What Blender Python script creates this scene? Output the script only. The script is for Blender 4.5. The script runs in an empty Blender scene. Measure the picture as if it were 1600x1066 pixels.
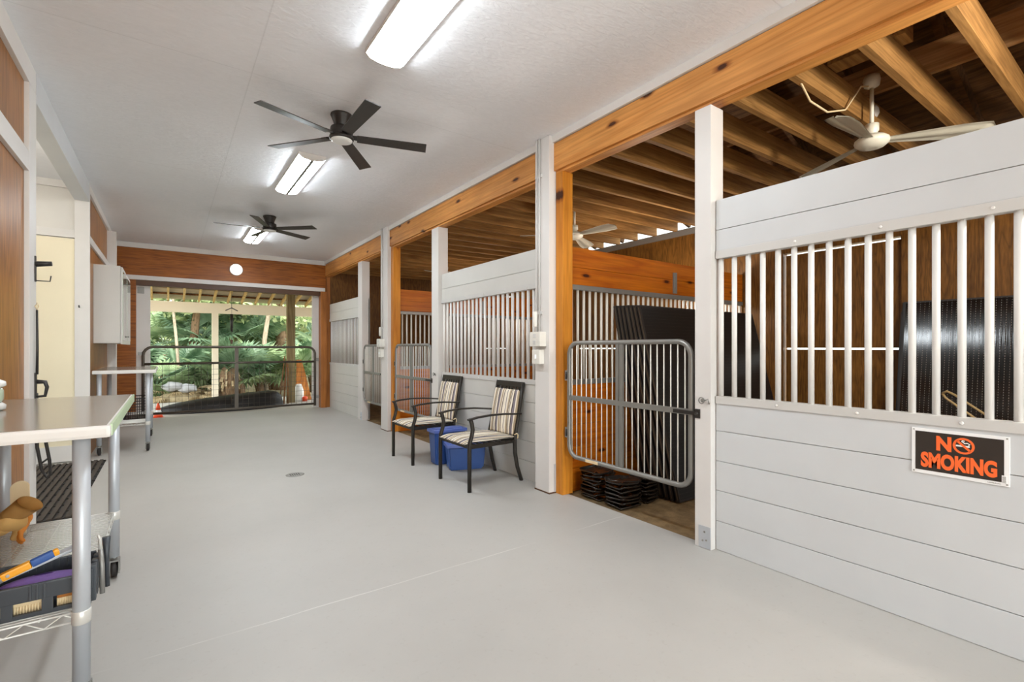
import bpy, bmesh, math, random
from mathutils import Vector, Matrix
random.seed(7)
S = bpy.context.scene
COL = S.collection
PI = math.pi
R = math.radians
WL = {}
ORD = ['first', 'second', 'third', 'fourth', 'fifth', 'sixth', 'seventh', 'eighth', 'ninth', 'tenth', 'eleventh',
       'twelfth', 'thirteenth', 'fourteenth', 'fifteenth', 'sixteenth', 'seventeenth', 'eighteenth', 'nineteenth', 'twentieth']

def nth(n): return ORD[n - 1] if n <= 20 else {21: 'twenty-first', 22: 'twenty-second', 23: 'twenty-third', 24: 'twenty-fourth', 25: 'twenty-fifth', 26: 'twenty-sixth', 27: 'twenty-seventh', 28: 'twenty-eighth', 29: 'twenty-ninth', 30: 'thirtieth', 31: 'thirty-first'}[n]
# ------------------------------------------------------------------ materials
def srgb(r, g, b):
    def f(v):
        v /= 255.0
        return v / 12.92 if v <= 0.04045 else ((v + 0.055) / 1.055) ** 2.4
    return (f(r), f(g), f(b), 1.0)

def newmat(name):
    m = bpy.data.materials.new(name); m.use_nodes = True
    nt = m.node_tree; nt.nodes.clear()
    out = nt.nodes.new('ShaderNodeOutputMaterial'); b = nt.nodes.new('ShaderNodeBsdfPrincipled')
    nt.links.new(b.outputs[0], out.inputs[0])
    return m, nt, b, out

def N(nt, typ, **kw):
    n = nt.nodes.new(typ)
    for k, v in kw.items():
        if k.startswith('i_'):
            n.inputs[k[2:].replace('_', ' ')].default_value = v
        else:
            setattr(n, k, v)
    return n

def coords(nt, scale=(1, 1, 1), rnd=True):
    tc = N(nt, 'ShaderNodeTexCoord'); mp = N(nt, 'ShaderNodeMapping')
    mp.inputs['Scale'].default_value = scale
    if rnd:
        oi = N(nt, 'ShaderNodeObjectInfo'); ml = N(nt, 'ShaderNodeMath', operation='MULTIPLY'); ml.inputs[1].default_value = 37.0
        nt.links.new(oi.outputs['Random'], ml.inputs[0])
        ad = N(nt, 'ShaderNodeVectorMath', operation='ADD')
        nt.links.new(tc.outputs['Object'], ad.inputs[0]); nt.links.new(ml.outputs[0], ad.inputs[1])
        nt.links.new(ad.outputs[0], mp.inputs[0])
    else:
        nt.links.new(tc.outputs['Object'], mp.inputs[0])
    return mp.outputs[0]

def ramp(nt, fac, stops, interp='LINEAR'):
    r = N(nt, 'ShaderNodeValToRGB'); cr = r.color_ramp; cr.interpolation = interp
    while len(cr.elements) < len(stops): cr.elements.new(0.5)
    for e, (p, c) in zip(cr.elements, stops): e.position = p; e.color = c
    nt.links.new(fac, r.inputs[0]); return r.outputs[0]

def mixc(nt, a, b, fac, mode='MIX'):
    m = N(nt, 'ShaderNodeMix', data_type='RGBA', blend_type=mode)
    for sock, v in ((m.inputs[6], a), (m.inputs[7], b), (m.inputs[0], fac)):
        if hasattr(v, 'links') or hasattr(v, 'is_linked'): nt.links.new(v, sock)
        else: sock.default_value = v
    return m.outputs[2]

def bump(nt, b, h, strength=0.2, dist=0.01):
    bn = N(nt, 'ShaderNodeBump'); bn.inputs['Strength'].default_value = strength; bn.inputs['Distance'].default_value = dist
    nt.links.new(h, bn.inputs['Height']); nt.links.new(bn.outputs[0], b.inputs['Normal'])

def paint(name, col, rough=0.5, var=0.05, bscale=30, bstr=0.08, metal=0.0):
    m, nt, b, o = newmat(name)
    v = coords(nt)
    n = N(nt, 'ShaderNodeTexNoise', i_Scale=3.0, i_Detail=4.0); nt.links.new(v, n.inputs['Vector'])
    lo = tuple(c * (1 - var) for c in col[:3]) + (1,); hi = tuple(min(1, c * (1 + var)) for c in col[:3]) + (1,)
    nt.links.new(ramp(nt, n.outputs[0], [(0.3, lo), (0.7, hi)]), b.inputs['Base Color'])
    b.inputs['Roughness'].default_value = rough; b.inputs['Metallic'].default_value = metal
    if bstr:
        n2 = N(nt, 'ShaderNodeTexNoise', i_Scale=bscale, i_Detail=3.0); nt.links.new(v, n2.inputs['Vector'])
        bump(nt, b, n2.outputs[0], bstr, 0.004)
    return m

def wood(name, dark, light, axis, rough=0.5, figure=9.0, stretch=0.09, fine=0.25, knots=False, spec=0.3, contrast=0.8):
    m, nt, b, o = newmat(name)
    sc = [1, 1, 1]; sc['xyz'.index(axis)] = stretch
    v = coords(nt, tuple(sc))
    n = N(nt, 'ShaderNodeTexNoise', i_Scale=figure * 0.7, i_Detail=3.0, i_Distortion=0.4); nt.links.new(v, n.inputs['Vector'])
    w = N(nt, 'ShaderNodeMath', operation='MULTIPLY'); w.inputs[1].default_value = 9.0; nt.links.new(n.outputs[0], w.inputs[0])
    fr = N(nt, 'ShaderNodeMath', operation='PINGPONG'); fr.inputs[1].default_value = 0.5; nt.links.new(w.outputs[0], fr.inputs[0])
    mid = tuple((a + c) / 2 for a, c in zip(dark, light))
    base = ramp(nt, fr.outputs[0], [(0.0, dark), (0.14, mid), (0.5, light)])
    base = mixc(nt, mid, base, contrast)
    n2 = N(nt, 'ShaderNodeTexNoise', i_Scale=70.0, i_Detail=3.0); nt.links.new(v, n2.inputs['Vector'])
    f2 = ramp(nt, n2.outputs[0], [(0.35, (1 - fine, 1 - fine * 1.1, 1 - fine * 1.3, 1)), (0.65, (1, 1, 1, 1))])
    c = mixc(nt, base, f2, 1.0, 'MULTIPLY')
    n3 = N(nt, 'ShaderNodeTexNoise', i_Scale=1.6, i_Detail=3.0); nt.links.new(coords(nt), n3.inputs['Vector'])
    c = mixc(nt, c, ramp(nt, n3.outputs[0], [(0.3, (0.80, 0.77, 0.72, 1)), (0.7, (1.08, 1.07, 1.05, 1))]), 1.0, 'MULTIPLY')
    if knots:
        kp = N(nt, 'ShaderNodeSeparateXYZ'); nt.links.new(coords(nt), kp.inputs[0]); kc = N(nt, 'ShaderNodeCombineXYZ')
        for out_i, src, k_ in ((0, axis.upper(), 0.75), (1, 'X' if axis == 'z' else 'Z', 2.0)):
            km = N(nt, 'ShaderNodeMath', operation='MULTIPLY'); km.inputs[1].default_value = k_; nt.links.new(kp.outputs[src], km.inputs[0]); nt.links.new(km.outputs[0], kc.inputs[out_i])
        vv = N(nt, 'ShaderNodeTexVoronoi', i_Scale=1.7, voronoi_dimensions='2D'); nt.links.new(kc.outputs[0], vv.inputs['Vector'])
        dn = N(nt, 'ShaderNodeMath', operation='MULTIPLY_ADD'); dn.inputs[1].default_value = 0.06; nt.links.new(n2.outputs[0], dn.inputs[0]); nt.links.new(vv.outputs['Distance'], dn.inputs[2])
        k = ramp(nt, dn.outputs[0], [(0.068, (0.10, 0.06, 0.04, 1)), (0.085, (0.55, 0.42, 0.32, 1)), (0.13, (1, 1, 1, 1))])
        c = mixc(nt, c, k, 1.0, 'MULTIPLY')
    nt.links.new(c, b.inputs['Base Color']); b.inputs['Roughness'].default_value = rough
    b.inputs['Specular IOR Level'].default_value = spec
    bump(nt, b, n2.outputs[0], 0.12, 0.003)
    return m

def metal(name, col, rough=0.35, metallic=1.0):
    return paint(name, col, rough, 0.06, 60, 0.03, metallic)

def emit(name, col, strength):
    m = bpy.data.materials.new(name); m.use_nodes = True; nt = m.node_tree; nt.nodes.clear()
    o = nt.nodes.new('ShaderNodeOutputMaterial'); e = nt.nodes.new('ShaderNodeEmission')
    e.inputs[0].default_value = col; e.inputs[1].default_value = strength; nt.links.new(e.outputs[0], o.inputs[0]); return m

def leafmat(name, c1, c2, rough=0.45):
    m, nt, b, o = newmat(name)
    oi = N(nt, 'ShaderNodeObjectInfo')
    n = N(nt, 'ShaderNodeTexNoise', i_Scale=2.5, i_Detail=2.0); nt.links.new(coords(nt), n.inputs['Vector'])
    c = ramp(nt, n.outputs[0], [(0.3, c1), (0.7, c2)])
    nt.links.new(c, b.inputs['Base Color']); b.inputs['Roughness'].default_value = rough
    tr = N(nt, 'ShaderNodeBsdfTranslucent'); nt.links.new(c, tr.inputs[0])
    mx = N(nt, 'ShaderNodeMixShader'); mx.inputs[0].default_value = 0.35
    nt.links.new(b.outputs[0], mx.inputs[1]); nt.links.new(tr.outputs[0], mx.inputs[2]); nt.links.new(mx.outputs[0], o.inputs[0])
    return m

def floor_mat():
    m, nt, b, o = newmat('painted_concrete')
    tc = N(nt, 'ShaderNodeTexCoord')
    n = N(nt, 'ShaderNodeTexNoise', i_Scale=0.9, i_Detail=6.0, i_Roughness=0.6); nt.links.new(tc.outputs['Object'], n.inputs['Vector'])
    c = ramp(nt, n.outputs[0], [(0.3, srgb(177, 174, 169)), (0.7, srgb(187, 184, 179))])
    n2 = N(nt, 'ShaderNodeTexNoise', i_Scale=45.0, i_Detail=2.0); nt.links.new(tc.outputs['Object'], n2.inputs['Vector'])
    c = mixc(nt, c, ramp(nt, n2.outputs[0], [(0.62, (1, 1, 1, 1)), (0.8, (0.93, 0.92, 0.91, 1))]), 1.0, 'MULTIPLY')
    # pale worn saw joint across the aisle
    sp = N(nt, 'ShaderNodeSeparateXYZ'); nt.links.new(tc.outputs['Object'], sp.inputs[0])
    n3 = N(nt, 'ShaderNodeTexNoise', i_Scale=3.0, i_Detail=3.0); nt.links.new(tc.outputs['Object'], n3.inputs['Vector'])
    a = N(nt, 'ShaderNodeMath', operation='MULTIPLY_ADD'); a.inputs[1].default_value = 0.03; nt.links.new(n3.outputs[0], a.inputs[0]); nt.links.new(sp.outputs['Y'], a.inputs[2])
    d = N(nt, 'ShaderNodeMath', operation='SUBTRACT'); nt.links.new(a.outputs[0], d.inputs[0]); d.inputs[1].default_value = 2.545 - (YB + 0.15 + YN) / 2
    ab = N(nt, 'ShaderNodeMath', operation='ABSOLUTE'); nt.links.new(d.outputs[0], ab.inputs[0])
    ln = ramp(nt, ab.outputs[0], [(0.001, (1, 1, 1, 1)), (0.0045, (0, 0, 0, 1))])
    n4 = N(nt, 'ShaderNodeTexNoise', i_Scale=2.2, i_Detail=4.0); nt.links.new(tc.outputs['Object'], n4.inputs['Vector'])
    wr = ramp(nt, n4.outputs[0], [(0.40, (0, 0, 0, 1)), (0.62, (0.6, 0.6, 0.6, 1))])
    lm = N(nt, 'ShaderNodeMath', operation='MULTIPLY'); nt.links.new(ln, lm.inputs[0]); nt.links.new(wr, lm.inputs[1])
    c = mixc(nt, c, srgb(240, 238, 232), lm.outputs[0])
    nt.links.new(c, b.inputs['Base Color']); b.inputs['Roughness'].default_value = 0.5
    bump(nt, b, n.outputs[0], 0.08, 0.01)
    return m

def ceiling_mat():
    m, nt, b, o = newmat('brushed_ceiling_paint')
    tc = N(nt, 'ShaderNodeTexCoord'); mp = N(nt, 'ShaderNodeMapping'); mp.inputs['Scale'].default_value = (3.0, 9.0, 3)
    nt.links.new(tc.outputs['Object'], mp.inputs[0])
    n = N(nt, 'ShaderNodeTexNoise', i_Scale=4.0, i_Detail=5.0, i_Distortion=1.2); nt.links.new(mp.outputs[0], n.inputs['Vector'])
    n1 = N(nt, 'ShaderNodeTexNoise', i_Scale=0.8, i_Detail=3.0); nt.links.new(tc.outputs['Object'], n1.inputs['Vector'])
    c = ramp(nt, n1.outputs[0], [(0.3, srgb(238, 239, 243)), (0.7, srgb(245, 246, 250))])
    sp = N(nt, 'ShaderNodeSeparateXYZ'); nt.links.new(tc.outputs['Object'], sp.inputs[0])
    d = N(nt, 'ShaderNodeMath', operation='SUBTRACT'); nt.links.new(sp.outputs['X'], d.inputs[0]); d.inputs[1].default_value = 0.24
    ab = N(nt, 'ShaderNodeMath', operation='ABSOLUTE'); nt.links.new(d.outputs[0], ab.inputs[0])
    md = N(nt, 'ShaderNodeMath', operation='PINGPONG'); md.inputs[1].default_value = 1.22; nt.links.new(sp.outputs['Y'], md.inputs[0])
    mn = N(nt, 'ShaderNodeMath', operation='MINIMUM'); nt.links.new(ab.outputs[0], mn.inputs[0]); nt.links.new(md.outputs[0], mn.inputs[1])
    c = mixc(nt, c, ramp(nt, mn.outputs[0], [(0.0, (0.86, 0.86, 0.86, 1)), (0.005, (1, 1, 1, 1))]), 1.0, 'MULTIPLY')
    nt.links.new(c, b.inputs['Base Color']); b.inputs['Roughness'].default_value = 0.55
    c = mixc(nt, c, ramp(nt, n.outputs[0], [(0.3, (0.965, 0.965, 0.965, 1)), (0.7, (1.01, 1.01, 1.01, 1))]), 1.0, 'MULTIPLY'); nt.links.new(c, b.inputs['Base Color'])
    bump(nt, b, n.outputs[0], 0.4, 0.014)
    return m

def stripe_mat():
    m, nt, b, o = newmat('striped_cushion_fabric')
    tc = N(nt, 'ShaderNodeTexCoord'); sp = N(nt, 'ShaderNodeSeparateXYZ'); nt.links.new(tc.outputs['Object'], sp.inputs[0])
    a = N(nt, 'ShaderNodeMath', operation='MULTIPLY_ADD'); a.inputs[1].default_value = 3.9; a.inputs[2].default_value = 10.1; nt.links.new(sp.outputs['Y'], a.inputs[0])
    f = N(nt, 'ShaderNodeMath', operation='FRACT'); nt.links.new(a.outputs[0], f.inputs[0])
    cr, br, gy, tn = srgb(240, 230, 212), srgb(74, 58, 50), srgb(128, 120, 128), srgb(178, 158, 130)
    st = [(0.0, cr), (0.12, br), (0.17, cr), (0.22, tn), (0.32, cr), (0.38, gy), (0.5, br), (0.54, cr), (0.64, br), (0.67, cr), (0.70, br), (0.73, tn), (0.82, cr), (0.92, gy), (0.96, cr)]
    nt.links.new(ramp(nt, f.outputs[0], st, 'CONSTANT'), b.inputs['Base Color']); b.inputs['Roughness'].default_value = 0.9
    n = N(nt, 'ShaderNodeTexNoise', i_Scale=250.0); nt.links.new(tc.outputs['Object'], n.inputs['Vector']); bump(nt, b, n.outputs[0], 0.15, 0.002)
    return m

def solar_mat(name, axis):
    m, nt, b, o = newmat(name)
    tc = N(nt, 'ShaderNodeTexCoord'); sp = N(nt, 'ShaderNodeSeparateXYZ'); nt.links.new(tc.outputs['Object'], sp.inputs[0])
    a = N(nt, 'ShaderNodeMath', operation='MULTIPLY'); a.inputs[1].default_value = 31.0; nt.links.new(sp.outputs[axis], a.inputs[0])
    f = N(nt, 'ShaderNodeMath', operation='PINGPONG'); f.inputs[1].default_value = 0.5; nt.links.new(a.outputs[0], f.inputs[0])
    other = 'Z' if axis == 'X' else 'X'
    a2 = N(nt, 'ShaderNodeMath', operation='MULTIPLY'); a2.inputs[1].default_value = 45.0; nt.links.new(sp.outputs[other], a2.inputs[0])
    f2 = N(nt, 'ShaderNodeMath', operation='PINGPONG'); f2.inputs[1].default_value = 0.5; nt.links.new(a2.outputs[0], f2.inputs[0])
    dash = ramp(nt, f2.outputs[0], [(0.28, (0, 0, 0, 1)), (0.3, (1, 1, 1, 1))])
    ln = ramp(nt, f.outputs[0], [(0.05, (1, 1, 1, 1)), (0.07, (0, 0, 0, 1))])
    k = N(nt, 'ShaderNodeMath', operation='MULTIPLY'); nt.links.new(ln, k.inputs[0]); nt.links.new(dash, k.inputs[1])
    nt.links.new(mixc(nt, srgb(18, 16, 16), srgb(120, 112, 105) if axis == 'X' else srgb(58, 54, 50), k.outputs[0]), b.inputs['Base Color'])
    b.inputs['Roughness'].default_value = 0.1 if axis == 'X' else 0.35
    n = N(nt, 'ShaderNodeTexNoise', i_Scale=14.0, i_Detail=2.0); mp = N(nt, 'ShaderNodeMapping')
    mp.inputs['Scale'].default_value = (9, 1, 0.12) if axis == 'X' else (0.7, 1, 9)
    nt.links.new(tc.outputs['Object'], mp.inputs[0]); nt.links.new(mp.outputs[0], n.inputs['Vector']); bump(nt, b, n.outputs[0], 0.1 if axis == 'X' else 0.2, 0.004)
    return m

def dirt_mat(name, a, c, sc=7):
    m, nt, b, o = newmat(name)
    v = coords(nt, rnd=False)
    n = N(nt, 'ShaderNodeTexNoise', i_Scale=sc, i_Detail=9.0, i_Roughness=0.75); nt.links.new(v, n.inputs['Vector'])
    nt.links.new(ramp(nt, n.outputs[0], [(0.3, a), (0.7, c)]), b.inputs['Base Color']); b.inputs['Roughness'].default_value = 0.95
    bump(nt, b, n.outputs[0], 0.8, 0.02)
    return m

def glass_mat(name, col, rough=0.05):
    m, nt, b, o = newmat(name)
    b.inputs['Base Color'].default_value = col; b.inputs['Roughness'].default_value = rough
    n = N(nt, 'ShaderNodeTexNoise', i_Scale=2.0); nt.links.new(coords(nt), n.inputs['Vector']); bump(nt, b, n.outputs[0], 0.02, 0.01)
    b.inputs['Coat Weight'].default_value = 1.0
    return m

CEIL = 3.2; YB = 11.0; XL = -0.77; XF = 2.88; XO = 5.9; YN = -3.6
M = dict(
    floor=floor_mat(), ceiling=ceiling_mat(), cushion=stripe_mat(),
    white=paint('white_trim_paint', srgb(222, 218, 214), 0.45, 0.03),
    post=paint('white_post_paint', srgb(220, 216, 213), 0.45, 0.03, 18, 0.12),
    board=paint('light_grey_board_paint', srgb(207, 209, 211), 0.4, 0.03, 14, 0.1),
    boardwarm=paint('pale_grey_board_paint', srgb(208, 206, 201), 0.4, 0.03, 14, 0.1),
    bar=paint('white_bar_paint', srgb(232, 230, 227), 0.35, 0.02),
    channel=paint('grey_channel_paint', srgb(206, 204, 201), 0.4, 0.02),
    channel2=metal('dull_steel_channel', srgb(150, 148, 144), 0.45, 0.5),
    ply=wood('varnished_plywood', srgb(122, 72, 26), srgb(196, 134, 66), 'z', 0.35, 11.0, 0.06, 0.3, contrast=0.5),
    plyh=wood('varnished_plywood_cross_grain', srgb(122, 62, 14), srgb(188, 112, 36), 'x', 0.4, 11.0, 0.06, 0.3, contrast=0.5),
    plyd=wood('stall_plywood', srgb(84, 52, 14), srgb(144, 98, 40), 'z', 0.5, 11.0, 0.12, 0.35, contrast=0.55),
    orange=wood('orange_stained_pine', srgb(178, 84, 8), srgb(224, 130, 28), 'x', 0.4, 5.0, 0.05, 0.2, True, contrast=0.55),
    orangez=wood('orange_stained_post_pine', srgb(192, 112, 26), srgb(230, 156, 58), 'z', 0.45, 5.0, 0.05, 0.2, True, contrast=0.5),
    orangel=wood('amber_back_post', srgb(140, 82, 32), srgb(186, 118, 56), 'z', 0.4, 4.0, 0.05, 0.15),
    beam=wood('amber_header_beam', srgb(196, 124, 54), srgb(238, 174, 100), 'y', 0.5, 5.0, 0.04, 0.2, True, contrast=0.5),
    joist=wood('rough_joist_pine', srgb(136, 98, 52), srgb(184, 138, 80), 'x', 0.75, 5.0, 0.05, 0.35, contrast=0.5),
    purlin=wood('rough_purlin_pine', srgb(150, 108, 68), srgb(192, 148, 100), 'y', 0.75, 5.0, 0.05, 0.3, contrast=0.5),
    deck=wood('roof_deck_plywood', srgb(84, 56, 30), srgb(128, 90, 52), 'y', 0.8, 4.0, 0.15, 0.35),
    patiowood=wood('yellow_patio_lumber', srgb(196, 168, 110), srgb(226, 202, 146), 'y', 0.7, 5.0, 0.06, 0.15),
    greypost=wood('weathered_post', srgb(118, 104, 74), srgb(160, 144, 108), 'z', 0.8, 5.0, 0.05, 0.2),
    cypress=wood('orange_cypress_plank', srgb(160, 92, 40), srgb(214, 144, 74), 'z', 0.7, 5.0, 0.06, 0.2),
    cypress2=paint('tan_tube_enamel', srgb(176, 150, 104), 0.4, 0.05),
    pole=wood('brown_pole_wood', srgb(96, 62, 36), srgb(146, 102, 64), 'z', 0.7, 5.0, 0.06, 0.2),
    black=paint('satin_black_metal', srgb(46, 42, 40), 0.4, 0.05, 40, 0.03, 0.2),
    fanblade=paint('espresso_blade', srgb(52, 46, 42), 0.42, 0.1, 40, 0.05),
    chairframe=paint('dark_bronze_powder_coat', srgb(46, 41, 36), 0.42, 0.06, 50, 0.05, 0.3),
    gate=metal('grey_gate_tube', srgb(140, 138, 134), 0.42, 0.55),
    darkgate=metal('bronze_gate_tube', srgb(92, 84, 76), 0.45, 0.5),
    gatewire=paint('pale_gate_wire', srgb(226, 222, 212), 0.4, 0.02),
    steel=metal('galvanised_steel', srgb(196, 200, 206), 0.38, 0.3),
    wire=metal('chrome_wire', srgb(222, 220, 214), 0.35, 0.3),
    fanwhite=paint('cream_fan_enamel', srgb(226, 222, 206), 0.4, 0.03),
    tablewhite=paint('white_laminate_edge', srgb(232, 228, 224), 0.3, 0.02),
    tabletop=paint('grey_beige_laminate', srgb(148, 139, 128), 0.16, 0.03, 30, 0.0),
    mint=paint('pale_green_table_edge', srgb(192, 212, 176), 0.35, 0.03),
    cabinet=paint('white_cabinet_melamine', srgb(216, 212, 206), 0.35, 0.02),
    cabglass=glass_mat('green_reflection_cabinet_panel', srgb(176, 190, 168)),  # greenery reflected in the glossy white panel is put into its colour
    door=paint('cream_door_paint', srgb(238, 226, 196), 0.4, 0.02),
    blue=paint('blue_plastic', srgb(50, 84, 150), 0.35, 0.12, 20, 0.03),
    bluelid=paint('light_blue_lid', srgb(92, 112, 184), 0.35, 0.08, 20, 0.03),
    rubber=paint('black_rubber', srgb(40, 36, 34), 0.6, 0.1),
    mat=paint('brown_black_rubber_mat', srgb(66, 56, 48), 0.7, 0.15),
    dirt=dirt_mat('stall_dirt', srgb(84, 66, 42), srgb(146, 120, 82)),
    ground=dirt_mat('leaf_litter', srgb(120, 104, 76), srgb(196, 180, 146), 3),
    apron=paint('pale_bounce_apron', srgb(222, 220, 214), 0.8, 0.05),
    slab=paint('outdoor_slab', srgb(176, 170, 160), 0.8, 0.08),
    lens=emit('lit_fixture_lens', (0.88, 0.955, 1.0, 1), 27.5),
    globe=emit('lit_wall_globe', (1.0, 0.93, 0.84, 1), 1.6),
    frost=paint('frosted_white_lens', srgb(235, 235, 232), 0.3, 0.02),
    solarv=solar_mat('solar_cells_vertical', 'X'), solarh=solar_mat('solar_cells_horizontal', 'Z'),
    solarframe=paint('black_panel_frame', srgb(40, 36, 34), 0.4, 0.05),
    tanedge=paint('tan_panel_edge', srgb(92, 78, 60), 0.6, 0.1),
    glossblack=paint('glossy_black_plastic', srgb(38, 33, 29), 0.12, 0.2, 25, 0.1),
    switch=paint('white_switch_box', srgb(226, 222, 214), 0.4, 0.02),
    conduit=paint('white_conduit', srgb(214, 211, 208), 0.4, 0.02),
    signwhite=paint('sign_white', srgb(246, 246, 246), 0.4, 0.01), signblack=paint('sign_black', srgb(52, 46, 42), 0.4, 0.04),
    signorange=paint('sign_orange', srgb(255, 112, 52), 0.45, 0.01),
    caddy=paint('slate_caddy_plastic', srgb(62, 66, 72), 0.4, 0.06),
    purple=paint('purple_plastic', srgb(150, 118, 190), 0.4, 0.08), bluegrip=paint('blue_grip', srgb(48, 88, 158), 0.5, 0.1),
    yellow=paint('orange_yellow_handle', srgb(246, 168, 30), 0.35, 0.03), tan=paint('pale_brush_wood', srgb(230, 206, 164), 0.6, 0.06),
    glove=paint('tan_leather', srgb(206, 162, 96), 0.7, 0.15, 30, 0.3), glove2=paint('orange_leather', srgb(222, 138, 52), 0.7, 0.12, 30, 0.3),
    teal=paint('grey_green_lining', srgb(150, 164, 140), 0.8, 0.08),
    red=paint('orange_red_plastic', srgb(236, 84, 40), 0.45, 0.05),
    tank=paint('black_tank_plastic', srgb(52, 48, 46), 0.45, 0.1),
    roofsheet=paint('pale_patio_roof_sheet', srgb(176, 166, 146), 0.6, 0.08), brown=paint('dark_brown_paint', srgb(84, 52, 28), 0.5, 0.08),
    fascia=paint('cream_patio_fascia', srgb(232, 220, 196), 0.5, 0.03),
    palm=leafmat('fan_palm_green', srgb(84, 112, 70), srgb(166, 184, 138)), palm2=leafmat('blue_green_palm', srgb(76, 106, 76), srgb(150, 174, 140)),
    leaf=leafmat('broadleaf_green', srgb(96, 116, 70), srgb(188, 200, 146)), leaf2=leafmat('light_broadleaf_green', srgb(136, 154, 100), srgb(222, 228, 180)),
    dead=leafmat('dead_palm_straw', srgb(160, 136, 98), srgb(220, 200, 160)),
    bark=wood('grey_brown_bark', srgb(98, 76, 58), srgb(150, 124, 98), 'z', 0.9, 8.0, 0.2, 0.3),
    palebark=wood('pale_bark', srgb(128, 116, 98), srgb(172, 160, 142), 'z', 0.9, 8.0, 0.2, 0.2),
    stone=paint('pale_stone', srgb(170, 170, 172), 0.8, 0.15, 12, 0.4),
)

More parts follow.
